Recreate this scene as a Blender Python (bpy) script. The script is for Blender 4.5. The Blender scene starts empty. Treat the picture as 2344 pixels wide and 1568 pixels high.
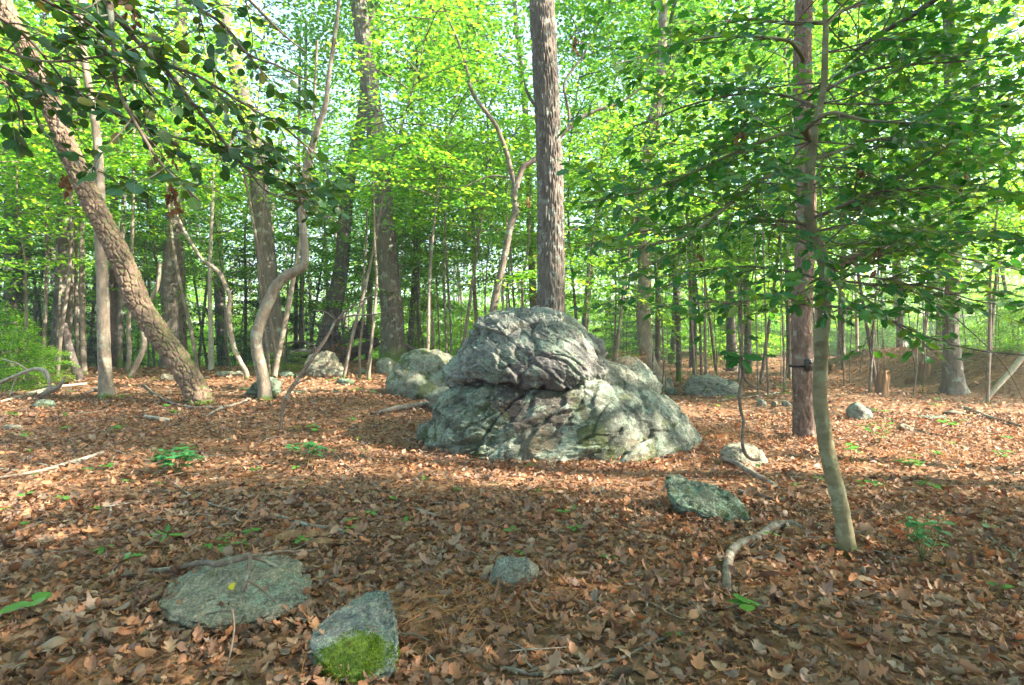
import bpy, math, bmesh
import numpy as np
from mathutils import Vector, Matrix

SC = bpy.context.scene
COL = SC.collection
rng = np.random.default_rng(7)
SHADE_SEED = 8
PI = math.pi

# ------------------------------------------------------------------ camera, light, exposure
EYE = 1.3
FPX = 1302.5          # focal length in the pixels of a 2344-wide view
HX, HY = 1172.0, 773.5
cam_d = bpy.data.cameras.new('camera')
cam = bpy.data.objects.new('camera', cam_d)
COL.objects.link(cam)
cam.location = (0, 0, EYE)
cam.rotation_euler = (PI / 2, 0, 0)
cam_d.sensor_width = 36
cam_d.lens = 20.0
cam_d.shift_y = -(784 - HY) / 2344.0
cam_d.clip_start = 0.05
cam_d.clip_end = 600
SC.camera = cam

SUN_EL = math.radians(38)
SUN_AZ = math.radians(103)      # clockwise from +Y
world = bpy.data.worlds.new('World')
SC.world = world
world.use_nodes = True
wn = world.node_tree
wn.nodes.clear()
wo = wn.nodes.new('ShaderNodeOutputWorld')
wb = wn.nodes.new('ShaderNodeBackground')
ws = wn.nodes.new('ShaderNodeTexSky')
ws.sky_type = 'NISHITA'
ws.sun_disc = False
ws.sun_elevation = SUN_EL
ws.sun_rotation = SUN_AZ
ws.air_density = 1.0
ws.dust_density = 2.0
wb.inputs['Strength'].default_value = 0.125
wn.links.new(ws.outputs[0], wb.inputs[0])
wn.links.new(wb.outputs[0], wo.inputs[0])

sd = bpy.data.lights.new('sun', 'SUN')
sd.energy = 5.0
sd.angle = math.radians(0.53)
sd.color = (1.0, 0.88, 0.70)
so = bpy.data.objects.new('sun', sd)
COL.objects.link(so)
sdir = Vector((math.sin(SUN_AZ) * math.cos(SUN_EL), math.cos(SUN_AZ) * math.cos(SUN_EL), math.sin(SUN_EL)))
so.rotation_euler = sdir.to_track_quat('Z', 'Y').to_euler()
so.location = (20, -10, 30)

SC.view_settings.view_transform = 'Standard'
SC.view_settings.look = 'None'
SC.view_settings.gamma = 1.0
SC.view_settings.use_curve_mapping = False
SC.view_settings.exposure = 2.95
SC.render.engine = 'CYCLES'
cy = SC.cycles
cy.max_bounces = 7
cy.diffuse_bounces = 4
cy.transmission_bounces = 5
cy.glossy_bounces = 2
cy.transparent_max_bounces = 4
cy.caustics_reflective = False
cy.caustics_refractive = False
cy.sample_clamp_indirect = 6.0
cy.use_denoising = True

# ------------------------------------------------------------------ numpy noise
_perm = np.random.default_rng(11).integers(0, 2 ** 31, 1024)


def _h(i, j, k, s=0):
    a = _perm[(i + s * 17) & 1023]
    a = _perm[(a + j) & 1023]
    return _perm[(a + k) & 1023]


_g = np.random.default_rng(12).normal(size=(256, 3))
_g /= np.linalg.norm(_g, axis=1)[:, None]


def perlin(p, s=0):
    i = np.floor(p).astype(np.int64)
    f = p - i
    u = f * f * f * (f * (f * 6 - 15) + 10)
    out = 0
    for dx in (0, 1):
        wx = u[:, 0] if dx else 1 - u[:, 0]
        for dy in (0, 1):
            wy = u[:, 1] if dy else 1 - u[:, 1]
            for dz in (0, 1):
                wz = u[:, 2] if dz else 1 - u[:, 2]
                g = _g[_h(i[:, 0] + dx, i[:, 1] + dy, i[:, 2] + dz, s) & 255]
                d = f - np.array([dx, dy, dz])
                out = out + wx * wy * wz * (g * d).sum(1)
    return out * 1.5


def fbm(p, octv=4, s=0, gain=0.5):
    a, o, t = 1.0, 0, 0
    for k in range(octv):
        o = o + a * perlin(p * (2 ** k) + 7.3 * k, s + k)
        a *= gain
    return o


def voronoi(p, s=0):
    """F1, F2, vector from the nearest feature point, id"""
    i = np.floor(p).astype(np.int64)
    n = len(p)
    f1 = np.full(n, 9.0)
    f2 = np.full(n, 9.0)
    vec = np.zeros((n, 3))
    idd = np.zeros(n, dtype=np.int64)
    for dx in (-1, 0, 1):
        for dy in (-1, 0, 1):
            for dz in (-1, 0, 1):
                c = i + np.array([dx, dy, dz])
                h = _h(c[:, 0], c[:, 1], c[:, 2], s)
                j = np.stack([(h & 1023), (h >> 10) & 1023, (h >> 20) & 1023], 1) / 1023.0
                v = p - (c + j)
                d = (v * v).sum(1)
                m = d < f1
                f2 = np.where(m, f1, np.minimum(f2, d))
                f1 = np.where(m, d, f1)
                vec[m] = v[m]
                idd[m] = h[m]
    return np.sqrt(f1), np.sqrt(f2), vec, idd


def ss(x):
    x = np.clip(x, 0, 1)
    return x * x * (3 - 2 * x)


# ------------------------------------------------------------------ terrain
def terrain(x, y):
    x = np.asarray(x, float)
    y = np.asarray(y, float)
    z = 0.33 * ss((y - 5.2) / 4.8) * ss((1.2 - x) / 3.4)
    z = z + 0.22 * ss((y - 10) / 7.0) * ss((0.5 - x) / 3.0)
    crest = 13.0 + 6.0 * ss((x + 7.5) / 3.5)
    z = z - 2.6 * ss((y - crest) / 26.0) * ss((1.5 - x) / 5.0)
    z = z + 0.95 * ss((x - 10.3) / 2.3) * ss((y - 12.2) / 1.8) * (1 - 0.7 * ss((y - 19) / 6))
    z = z - 0.6 * ss((y - 17) / 10.0) * ss((x - 2) / 3) * 0.3
    p = np.stack([x * 0.45, y * 0.45, x * 0 + 3.1], -1).reshape(-1, 3)
    n = fbm(p, 3, 3).reshape(z.shape)
    z = z + n * 0.045 * ss((np.abs(y) - 1) / 4)
    return z


def tz(x, y):
    return float(terrain(np.array([x]), np.array([y]))[0])


def P(px, py, D):
    return np.array([(px - HX) / FPX * D, D, EYE - (py - HY) / FPX * D])


def G(px, py, lift=0.0):
    """where the ray through a pixel meets the ground"""
    ds = np.geomspace(1.5, 60, 500)
    x = (px - HX) / FPX * ds
    z = EYE - (py - HY) / FPX * ds
    t = terrain(x, ds)
    k = np.argmax(z < t)
    if not (z < t).any():
        k = len(ds) - 1
    D = ds[k]
    return np.array([x[k], D, t[k] + lift])


# ------------------------------------------------------------------ mesh building
class MB:
    def __init__(s):
        s.v, s.f, s.uv, s.n = [], [], [], 0

    def add(s, v, f, uv=None):
        v = np.asarray(v, float)
        if not isinstance(f, list):
            f = [f]
        for a in f:
            s.f.append(np.asarray(a, np.int64) + s.n)
        s.v.append(v)
        s.uv.append(np.zeros((len(v), 2)) if uv is None else uv)
        s.n += len(v)

    def mesh(s, name, mats, smooth=True):
        me = bpy.data.meshes.new(name)
        if not s.v:
            return me
        v = np.concatenate(s.v)
        uv = np.concatenate(s.uv)
        tot = np.concatenate([np.full(len(a), a.shape[1]) for a in s.f])
        loops = np.concatenate([a.ravel() for a in s.f])
        st = np.concatenate([[0], np.cumsum(tot)[:-1]])
        me.vertices.add(len(v))
        me.vertices.foreach_set('co', v.ravel().astype(np.float32))
        me.loops.add(len(loops))
        me.loops.foreach_set('vertex_index', loops.astype(np.int32))
        me.polygons.add(len(tot))
        me.polygons.foreach_set('loop_start', st.astype(np.int32))
        me.polygons.foreach_set('loop_total', tot.astype(np.int32))
        if smooth:
            me.polygons.foreach_set('use_smooth', np.ones(len(tot), bool))
        ul = me.uv_layers.new(name='uv')
        ul.data.foreach_set('uv', uv[loops].ravel().astype(np.float32))
        for m in (mats if isinstance(mats, (list, tuple)) else [mats]):
            me.materials.append(m)
        me.update(calc_edges=True)
        me.validate()
        return me


def tag(o, label=None, cat=None, group=None, kind=None):
    if label:
        o['label'] = label
    if cat:
        o['category'] = cat
    if group:
        o['group'] = group
    if kind:
        o['kind'] = kind
    return o


def obj(name, me, parent=None, loc=None, rotz=None, scale=None):
    if isinstance(me, MB):
        raise TypeError
    o = bpy.data.objects.new(name, me)
    COL.objects.link(o)
    if parent is not None:
        o.parent = parent
    if loc is not None:
        o.location = tuple(float(a) for a in loc)
    if rotz is not None:
        o.rotation_euler = (0, 0, rotz)
    if scale is not None:
        o.scale = (scale, scale, scale) if np.isscalar(scale) else tuple(scale)
    return o


def empty(name, loc, label, cat, group=None, rotz=0, scale=1):
    return tag(obj(name, None, None, loc, rotz, scale), label, cat, group)


def smooth_path(pts, rad, step=0.06):
    pts = np.asarray(pts, float)
    rad = np.asarray(rad, float)
    n = len(pts)
    seg = np.linalg.norm(np.diff(pts, axis=0), axis=1)
    P_ = np.vstack([2 * pts[0] - pts[1], pts, 2 * pts[-1] - pts[-2]])
    R_ = np.concatenate([[rad[0]], rad, [rad[-1]]])
    out, ro = [], []
    for i in range(n - 1):
        k = max(2, int(math.ceil(seg[i] / step)))
        t = np.linspace(0, 1, k, endpoint=False)[:, None]
        a, b, c, d = P_[i], P_[i + 1], P_[i + 2], P_[i + 3]
        out.append(0.5 * ((2 * b) + (-a + c) * t + (2 * a - 5 * b + 4 * c - d) * t ** 2 + (-a + 3 * b - 3 * c + d) * t ** 3))
        ro.append(R_[i + 1] + (R_[i + 2] - R_[i + 1]) * t[:, 0])
    out.append(pts[-1:])
    ro.append(rad[-1:])
    return np.concatenate(out), np.concatenate(ro)


def tube(mb, pts, rad, nseg=10, step=0.1, wob=0.0, rough=0.0, seed=0, bark=None, flare=0.0, smooth=True, cap=True):
    if smooth:
        c, r = smooth_path(pts, rad, step)
    else:
        c, r = np.asarray(pts, float), np.asarray(rad, float)
    n = len(c)
    L = np.concatenate([[0], np.cumsum(np.linalg.norm(np.diff(c, axis=0), axis=1))])
    if wob:
        w = np.stack([perlin(np.stack([L * 1.7 / max(wob * 20, .3), L * 0 + seed * 3.1, L * 0 + k * 9.2], 1), seed) for k in range(3)], 1)
        c = c + w * wob * (1 - np.exp(-L * 3))[:, None]
    T = np.gradient(c, axis=0)
    T /= np.linalg.norm(T, axis=1)[:, None] + 1e-12
    # the seam goes to the side away from the camera
    ref = np.array([0.0, 1.0, 0.0]) if abs(T[0][1]) < .9 else np.array([0.0, 0.0, 1.0])
    U = np.zeros_like(c)
    u = ref - T[0] * ref.dot(T[0])
    u /= np.linalg.norm(u)
    for i in range(n):
        u = u - T[i] * u.dot(T[i])
        u /= np.linalg.norm(u) + 1e-12
        U[i] = u
    V = np.cross(T, U)
    th = np.linspace(0, 2 * PI, nseg + 1)
    ct, st = np.cos(th), np.sin(th)
    rr = np.repeat(r[:, None], nseg + 1, 1)
    if flare:
        lob = 1 + 0.35 * np.cos(3 * th + seed) + 0.25 * np.cos(5 * th + seed * 2.1)
        rr = rr * (1 + flare * np.exp(-L / (r[0] * 1.1))[:, None] * lob[None, :])
    if rough or bark:
        rm = float(np.median(r))
        q = np.stack([np.broadcast_to(ct * rm, rr.shape), np.broadcast_to(st * rm, rr.shape), np.repeat(L[:, None], nseg + 1, 1)], -1).reshape(-1, 3)
        if rough:
            rr = rr * (1 + rough * fbm(q * np.array([1, 1, .5]) / (rm * 1.6), 3, seed)).reshape(rr.shape) if False else rr * (1 + rough * fbm(q * np.array([1, 1, .5]) / (rm * 1.6), 3, seed).reshape(rr.shape))
        if bark:
            kind, amp, cell = bark
            if kind == 'plate':
                qq = q * np.array([1, 1, 0.55]) / cell
                qq = qq + 0.25 * np.stack([fbm(qq * .7, 2, 5 + k) for k in range(3)], 1)
                f1, f2, vec, idd = voronoi(qq, seed)
                e = ss((f2 - f1) / 0.22)
                d = e * (0.75 + 0.25 * ((idd & 255) / 255.0)) + 0.15 * fbm(q / cell * 3, 2, 9)
            else:
                qq = q * np.array([1, 1, 0.16]) / cell
                qq = qq + 0.3 * np.stack([fbm(qq * .6, 2, 5 + k) for k in range(3)], 1)
                f1, f2, vec, idd = voronoi(qq, seed)
                e = ss((f2 - f1) / 0.5)
                d = e * (0.7 + 0.3 * ((idd & 255) / 255.0)) + 0.12 * fbm(q / cell * 2.2 * np.array([1, 1, .5]), 2, 9)
            rr = rr + (amp * (d - 0.6)).reshape(rr.shape)
    v = c[:, None, :] + (rr * ct)[..., None] * U[:, None, :] + (rr * st)[..., None] * V[:, None, :]
    rm = float(np.mean(r))
    uv = np.stack([np.repeat((th * rm)[None], n, 0), np.repeat(L[:, None], nseg + 1, 1)], -1)
    v = v.reshape(-1, 3)
    a = (np.arange(n - 1)[:, None] * (nseg + 1) + np.arange(nseg)[None]).ravel()
    f = np.stack([a, a + 1, a + nseg + 2, a + nseg + 1], 1)
    mb.add(v, f, uv.reshape(-1, 2))
    if cap:
        for i, fl in ((0, True), (n - 1, False)):
            ring = v[i * (nseg + 1): i * (nseg + 1) + nseg]
            cc = c[i] + (-T[i] if i == 0 else T[i]) * r[i] * .15
            idx = np.arange(nseg)
            tri = np.stack([idx, (idx + 1) % nseg, np.full(nseg, nseg)], 1)
            if fl:
                tri = tri[:, ::-1]
            mb.add(np.vstack([ring, cc]), tri, np.zeros((nseg + 1, 2)) + 0.37)
    return c, r


def px_tube(pts, D, z0=None):
    """list of (x, y, width) in view pixels at depth D -> points and radii; D may be a list"""
    pp, rr = [], []
    for i, t in enumerate(pts):
        d = D[i] if isinstance(D, (list, tuple, np.ndarray)) else D
        pp.append(P(t[0], t[1], d))
        rr.append(t[2] * d / FPX / 2)
    return np.array(pp), np.array(rr)


# leaf outlines: x along the midrib, y across, z off the blade
def leaf_proto(kind, curl=0.0, fold=0.15):
    if kind == 'rhomb':
        v = np.array([[0, 0, 0], [.45, .27, .08], [1, 0, 0], [.45, -.27, .08]])
        return v, np.array([[0, 2, 1], [0, 3, 2]])
    half = {
        'oval': [(0.0, .0), (.12, .14), (.32, .26), (.55, .27), (.78, .17), (1.0, 0)],
        'round': [(0.0, .0), (.06, .22), (.28, .40), (.58, .42), (.85, .25), (1.0, 0)],
        'holly': [(0.0, .0), (.12, .12), (.2, .27), (.33, .2), (.48, .31), (.6, .2), (.76, .23), (.84, .1), (1.0, 0)],
        'oak': [(0.0, .015), (.16, .03), (.26, .2), (.36, .1), (.5, .34), (.6, .12), (.74, .3), (.82, .1), (1.0, 0.02)],
        'oak2': [(0.0, .01), (.12, .02), (.25, .16), (.33, .12), (.46, .24), (.55, .17), (.68, .27), (.8, .18), (.9, .16), (1.0, 0)],
        'maple': [(0.0, .01), (.05, .22), (.22, .34), (.34, .2), (.5, .42), (.6, .17), (.8, .14), (1.0, 0)],
        'lance': [(0.0, .0), (.15, .07), (.4, .12), (.7, .09), (1.0, 0)],
    }[kind]
    h = np.array(half)
    n = len(h)
    mid = np.stack([h[:, 0], h[:, 0] * 0, h[:, 0] * 0], 1)
    L = np.stack([h[:, 0], h[:, 1], np.abs(h[:, 1]) * fold], 1)
    R = np.stack([h[:, 0], -h[:, 1], np.abs(h[:, 1]) * fold], 1)
    v = np.vstack([mid, L, R])
    # curl along the length
    if curl:
        v[:, 2] += curl * (v[:, 0] - .45) ** 2 + curl * 0.6 * v[:, 1] ** 2 * 2
    t = []
    for i in range(n - 1):
        t += [[i, i + 1, n + i + 1], [i, n + i + 1, n + i]]
        t += [[i, 2 * n + i + 1, i + 1], [i, 2 * n + i, 2 * n + i + 1]]
    t = [a for a in t]
    return v, np.array(t)


def frames(A, N):
    A = A / (np.linalg.norm(A, axis=1)[:, None] + 1e-9)
    N = N - A * (A * N).sum(1)[:, None]
    N = N / (np.linalg.norm(N, axis=1)[:, None] + 1e-9)
    B = np.cross(N, A)
    return A, B, N


def leaves(mb, Pp, A, N, S, proto, aspect=1.0):
    v, t = proto
    A, B, N = frames(A, N)
    K = len(v)
    S = np.asarray(S)[:, None, None]
    asp = np.broadcast_to(np.asarray(aspect, float), (len(Pp),))[:, None, None]
    X = Pp[:, None, :] + S * (v[None, :, 0:1] * A[:, None, :] + asp * v[None, :, 1:2] * B[:, None, :] + v[None, :, 2:3] * N[:, None, :])
    f = t[None] + (np.arange(len(Pp)) * K)[:, None, None]
    uv = np.broadcast_to(np.stack([v[:, 0], v[:, 1] + .5], 1)[None], (len(Pp), K, 2)).reshape(-1, 2)
    mb.add(X.reshape(-1, 3), f.reshape(-1, 3), uv)


def rdir(n, up=0.0, spread=1.0):
    d = rng.normal(size=(n, 3)) * spread
    d[:, 2] += up
    return d / np.linalg.norm(d, axis=1)[:, None]


# ------------------------------------------------------------------ materials
def new_mat(name):
    m = bpy.data.materials.new(name)
    m.use_nodes = True
    nt = m.node_tree
    nt.nodes.clear()
    return m, nt, nt.nodes, nt.links


def N_(nt, typ, **kw):
    n = nt.nodes.new(typ)
    for k, v in kw.items():
        if k in n.inputs:
            n.inputs[k].default_value = v
        else:
            setattr(n, k, v)
    return n


def ramp(nt, stops, interp='LINEAR'):
    r = nt.nodes.new('ShaderNodeValToRGB')
    r.color_ramp.interpolation = interp
    e = r.color_ramp.elements
    while len(e) > 1:
        e.remove(e[-1])
    e[0].position = stops[0][0]
    e[0].color = (*stops[0][1], 1) if len(stops[0][1]) == 3 else stops[0][1]
    for p, c in stops[1:]:
        k = e.new(p)
        k.color = (*c, 1) if len(c) == 3 else c
    return r


def mixc(nt, fac, a, b, mode='MIX'):
    m = nt.nodes.new('ShaderNodeMix')
    m.data_type = 'RGBA'
    m.blend_type = mode
    for s, v in ((m.inputs['Factor'], fac), (m.inputs[6], a), (m.inputs[7], b)):
        if isinstance(v, bpy.types.NodeSocket):
            nt.links.new(v, s)
        elif isinstance(v, (int, float)):
            s.default_value = v
        else:
            s.default_value = (*v, 1)
    return m.outputs[2]


def math_(nt, op, a, b=0.0, clamp=False):
    m = nt.nodes.new('ShaderNodeMath')
    m.operation = op
    m.use_clamp = clamp
    for s, v in ((m.inputs[0], a), (m.inputs[1], b)):
        if isinstance(v, bpy.types.NodeSocket):
            nt.links.new(v, s)
        else:
            s.default_value = v
    return m.outputs[0]


def mask(nt, val, lo, hi):
    m = nt.nodes.new('ShaderNodeMapRange')
    m.clamp = True
    m.interpolation_type = 'SMOOTHSTEP'
    nt.links.new(val, m.inputs[0])
    m.inputs[1].default_value = lo
    m.inputs[2].default_value = hi
    return m.outputs[0]


def noise(nt, vec, scale, detail=4, rough=.55, dist=0.0):
    n = nt.nodes.new('ShaderNodeTexNoise')
    n.inputs['Scale'].default_value = scale
    n.inputs['Detail'].default_value = detail
    n.inputs['Roughness'].default_value = rough
    n.inputs['Distortion'].default_value = dist
    nt.links.new(vec, n.inputs['Vector'])
    return n.outputs[0]


def leaf_mat(name, stops, trans, tfac=0.45, gloss=0.0, rough=.45, vein=False):
    """stops: colours spread over the leaves at random; trans: colour light takes on passing through"""
    m, nt, ns, lk = new_mat(name)
    out = ns.new('ShaderNodeOutputMaterial')
    geo = ns.new('ShaderNodeNewGeometry')
    oi = ns.new('ShaderNodeObjectInfo')
    r0 = math_(nt, 'FRACT', math_(nt, 'ADD', geo.outputs['Random Per Island'], oi.outputs['Random']))
    cr = ramp(nt, stops)
    lk.new(r0, cr.inputs[0])
    col = cr.outputs[0]
    if vein:
        uvn = ns.new('ShaderNodeUVMap')
        sp = ns.new('ShaderNodeSeparateXYZ')
        lk.new(uvn.outputs[0], sp.inputs[0])
        dm = math_(nt, 'ABSOLUTE', math_(nt, 'SUBTRACT', sp.outputs[1], .5))
        mid = mask(nt, dm, .022, .008)
        col = mixc(nt, math_(nt, 'MULTIPLY', mid, .45), col, (min(1, stops[0][1][0] * 3 + .05), min(1, stops[0][1][1] * 2 + .06), stops[0][1][2] * 2 + .02))
    df = ns.new('ShaderNodeBsdfPrincipled')
    lk.new(col, df.inputs['Base Color'])
    df.inputs['Roughness'].default_value = rough
    df.inputs['Specular IOR Level'].default_value = gloss
    tr = ns.new('ShaderNodeBsdfTranslucent')
    tcol = mixc(nt, 1.0, col, trans, 'MULTIPLY')
    lk.new(tcol, tr.inputs[0])
    mx = ns.new('ShaderNodeMixShader')
    mx.inputs[0].default_value = tfac
    lk.new(df.outputs[0], mx.inputs[1])
    lk.new(tr.outputs[0], mx.inputs[2])
    lk.new(mx.outputs[0], out.inputs[0])
    return m


def bark_mat(name, c1, c2, c3, stretch=(1, 1, .25), scale=14, lichen=0.0, moss=0.0, lich_col=(.25, .28, .235), bump=.6, base_moss=0.0):
    m, nt, ns, lk = new_mat(name)
    out = ns.new('ShaderNodeOutputMaterial')
    tc = ns.new('ShaderNodeTexCoord')
    mp = ns.new('ShaderNodeMapping')
    mp.inputs['Scale'].default_value = stretch
    lk.new(tc.outputs['Object'], mp.inputs[0])
    n1 = noise(nt, mp.outputs[0], scale, 6, .65, .4)
    n2 = noise(nt, tc.outputs['Object'], 2.3, 4, .6)
    cr = ramp(nt, [(.32, c1), (.5, c2), (.68, c3)])
    lk.new(n1, cr.inputs[0])
    col = cr.outputs[0]
    col = mixc(nt, math_(nt, 'MULTIPLY', mask(nt, n2, .35, .7), .45), col, c3, 'MIX')
    if lichen:
        n3 = noise(nt, tc.outputs['Object'], 5.5, 5, .7)
        k = mask(nt, n3, .62 - lichen * .2, .66 - lichen * .2)
        col = mixc(nt, math_(nt, 'MULTIPLY', k, .7), col, lich_col)
    geo = ns.new('ShaderNodeNewGeometry')
    if moss:
        sp = ns.new('ShaderNodeSeparateXYZ')
        lk.new(geo.outputs['Normal'], sp.inputs[0])
        n4 = noise(nt, tc.outputs['Object'], 3.1, 5, .7)
        n5 = noise(nt, tc.outputs['Object'], 26, 3, .7)
        k = math_(nt, 'ADD', math_(nt, 'MULTIPLY', sp.outputs[2], 1.1), math_(nt, 'ADD', math_(nt, 'MULTIPLY', n4, 1.0), math_(nt, 'MULTIPLY', n5, .5)))
        k = mask(nt, k, 1.45 - moss * .45, 1.7 - moss * .45)
        mc = mixc(nt, n5, (.045, .075, .012), (.11, .145, .03))
        col = mixc(nt, math_(nt, 'MULTIPLY', k, .85), col, mc)
    if base_moss:
        sp2 = ns.new('ShaderNodeSeparateXYZ')
        lk.new(tc.outputs['Object'], sp2.inputs[0])
        n6 = noise(nt, tc.outputs['Object'], 12, 4, .7)
        k = math_(nt, 'SUBTRACT', math_(nt, 'MULTIPLY', n6, base_moss * 1.6), sp2.outputs[2])
        k = mask(nt, k, base_moss * .1, base_moss * .75)
        col = mixc(nt, k, col, (.075, .125, .022))
    b = ns.new('ShaderNodeBsdfPrincipled')
    lk.new(col, b.inputs['Base Color'])
    b.inputs['Roughness'].default_value = .88
    b.inputs['Specular IOR Level'].default_value = .2
    bp = ns.new('ShaderNodeBump')
    bp.inputs['Strength'].default_value = bump
    bp.inputs['Distance'].default_value = .02
    lk.new(n1, bp.inputs['Height'])
    lk.new(bp.outputs[0], b.inputs['Normal'])
    lk.new(b.outputs[0], out.inputs[0])
    return m


def rock_mat(name, base=((.10, .12, .11), (.20, .215, .19), (.30, .29, .25)), lichen=.5, moss=0.0, blobs=(), streak=None, lich=((.15, .205, .165), (.24, .29, .235)), scale=1.0):
    """blobs: ((x, y, z), radius, colour, strength) stains where they sit on the stone"""
    m, nt, ns, lk = new_mat(name)
    out = ns.new('ShaderNodeOutputMaterial')
    tc = ns.new('ShaderNodeTexCoord')
    oc = tc.outputs['Object']
    mp = ns.new('ShaderNodeMapping')
    mp.inputs['Scale'].default_value = (1.0, 1.0, 1.6) if not streak else streak
    mp.inputs['Rotation'].default_value = (0, math.radians(35), 0)
    lk.new(oc, mp.inputs[0])
    n1 = noise(nt, mp.outputs[0], 4.5 * scale, 8, .68, .6)
    cr = ramp(nt, [(.34, base[0]), (.5, base[1]), (.66, base[2])])
    lk.new(n1, cr.inputs[0])
    col = cr.outputs[0]
    n2 = noise(nt, oc, 1.7 * scale, 3, .6)
    col = mixc(nt, math_(nt, 'MULTIPLY', mask(nt, n2, .5, .72), .55), col, (base[0][0] * .8, base[0][1] * .8, base[0][2] * .85))
    nd = noise(nt, oc, 9 * scale, 4, .7)
    for (c, r, cc, k) in [q for q in blobs if q[3] <= .9]:
        vm = ns.new('ShaderNodeVectorMath')
        vm.operation = 'DISTANCE'
        lk.new(oc, vm.inputs[0])
        vm.inputs[1].default_value = c
        d = math_(nt, 'ADD', vm.outputs['Value'], math_(nt, 'MULTIPLY', math_(nt, 'SUBTRACT', nd, .5), r * 1.1))
        f = math_(nt, 'MULTIPLY', mask(nt, d, r, r * .6), k)
        col = mixc(nt, f, col, cc)
    if lichen:
        n3 = noise(nt, oc, 3.2 * scale, 7, .72, .3)
        n4 = noise(nt, oc, 13 * scale, 5, .7)
        k = mask(nt, math_(nt, 'ADD', math_(nt, 'MULTIPLY', n3, .75), math_(nt, 'MULTIPLY', n4, .28)), .575 - lichen * .12, .60 - lichen * .12)
        lc = mixc(nt, n4, lich[0], lich[1])
        col = mixc(nt, math_(nt, 'MULTIPLY', k, .8), col, lc)
        n5 = noise(nt, oc, 21 * scale, 3, .6)
        k = mask(nt, n5, .635, .66)
        col = mixc(nt, math_(nt, 'MULTIPLY', k, .7), col, (.27, .29, .25))
    geo = ns.new('ShaderNodeNewGeometry')
    if moss:
        n6 = noise(nt, oc, 2.6 * scale, 5, .7)
        n7 = noise(nt, oc, 40 * scale, 3, .7)
        k = mask(nt, math_(nt, 'ADD', math_(nt, 'MULTIPLY', n6, .85), math_(nt, 'MULTIPLY', n7, .2)), .62 - moss * .16, .67 - moss * .16)
        col = mixc(nt, math_(nt, 'MULTIPLY', k, .85), col, mixc(nt, n7, (.035, .05, .018), (.075, .095, .03)))
    n9 = noise(nt, oc, 75, 3, .8)
    col = mixc(nt, mask(nt, n9, .40, .62), mixc(nt, 1.0, col, (.62, .62, .62), 'MULTIPLY'), mixc(nt, 1.0, col, (1.22, 1.22, 1.2), 'MULTIPLY'))
    for (c, r, cc, k) in [q for q in blobs if q[3] > .9]:
        vm = ns.new('ShaderNodeVectorMath')
        vm.operation = 'DISTANCE'
        lk.new(oc, vm.inputs[0])
        vm.inputs[1].default_value = c
        n8 = noise(nt, oc, 45, 4, .7)
        d = math_(nt, 'ADD', vm.outputs['Value'], math_(nt, 'MULTIPLY', math_(nt, 'SUBTRACT', math_(nt, 'ADD', nd, n8), 1.0), r * 1.0))
        col = mixc(nt, math_(nt, 'MULTIPLY', mask(nt, d, r, r * .75), k), col, mixc(nt, mask(nt, n8, .35, .65), tuple(a * .45 for a in cc), cc))
    b = ns.new('ShaderNodeBsdfPrincipled')
    lk.new(col, b.inputs['Base Color'])
    b.inputs['Roughness'].default_value = .85
    b.inputs['Specular IOR Level'].default_value = .25
    nb = noise(nt, oc, 28 * scale, 8, .7)
    bp = ns.new('ShaderNodeBump')
    bp.inputs['Strength'].default_value = .9
    bp.inputs['Distance'].default_value = .02
    lk.new(math_(nt, 'ADD', nb, math_(nt, 'MULTIPLY', n1, 1.2)), bp.inputs['Height'])
    lk.new(bp.outputs[0], b.inputs['Normal'])
    lk.new(b.outputs[0], out.inputs[0])
    return m


def plain_mat(name, c, rough=.6, spec=.3, nscale=0, c2=None):
    m, nt, ns, lk = new_mat(name)
    out = ns.new('ShaderNodeOutputMaterial')
    b = ns.new('ShaderNodeBsdfPrincipled')
    b.inputs['Base Color'].default_value = (*c, 1)
    b.inputs['Roughness'].default_value = rough
    b.inputs['Specular IOR Level'].default_value = spec
    if nscale:
        tc = ns.new('ShaderNodeTexCoord')
        n = noise(nt, tc.outputs['Object'], nscale, 5, .6)
        lk.new(mixc(nt, mask(nt, n, .35, .65), c, c2 or tuple(a * .5 for a in c)), b.inputs['Base Color'])
        bp = ns.new('ShaderNodeBump')
        bp.inputs['Strength'].default_value = .4
        bp.inputs['Distance'].default_value = .005
        lk.new(n, bp.inputs['Height'])
        lk.new(bp.outputs[0], b.inputs['Normal'])
    lk.new(b.outputs[0], out.inputs[0])
    return m


GT = (.55, 1.0, .16)
M = {}
M['canopy'] = leaf_mat('canopy_leaf', [(0, (.035, .13, .026)), (.5, (.08, .20, .032)), (1, (.14, .26, .036))], (2.3, 2.2, .8), .68, .15)
M['under'] = leaf_mat('understory_leaf', [(0, (.035, .13, .026)), (.3, (.07, .19, .032)), (.7, (.125, .26, .036)), (.92, (.19, .31, .04)), (1, (.30, .36, .04))], (2.3, 2.2, .8), .68, .2)
M['holly'] = leaf_mat('holly_leaf', [(0, (.018, .10, .028)), (.5, (.032, .145, .036)), (.85, (.07, .19, .03)), (1, (.12, .20, .025))], (1.7, 1.6, .5), .42, .4, .32, True)
M['beech'] = leaf_mat('broad_leaf', [(0, (.018, .068, .026)), (.5, (.028, .09, .028)), (.85, (.045, .11, .022)), (1, (.09, .09, .02))], (1.7, 1.5, .5), .35, .4, .36, True)
M['seed'] = leaf_mat('seedling_leaf', [(0, (.05, .17, .03)), (.5, (.08, .24, .045)), (1, (.14, .32, .05))], (1.5, 1.4, .6), .4, .3, .45, True)
M['clump'] = leaf_mat('low_plant_leaf', [(0, (.02, .11, .045)), (.6, (.035, .17, .06)), (1, (.06, .22, .05))], (1.5, 1.5, .6), .35, .4, .4, True)
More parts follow.
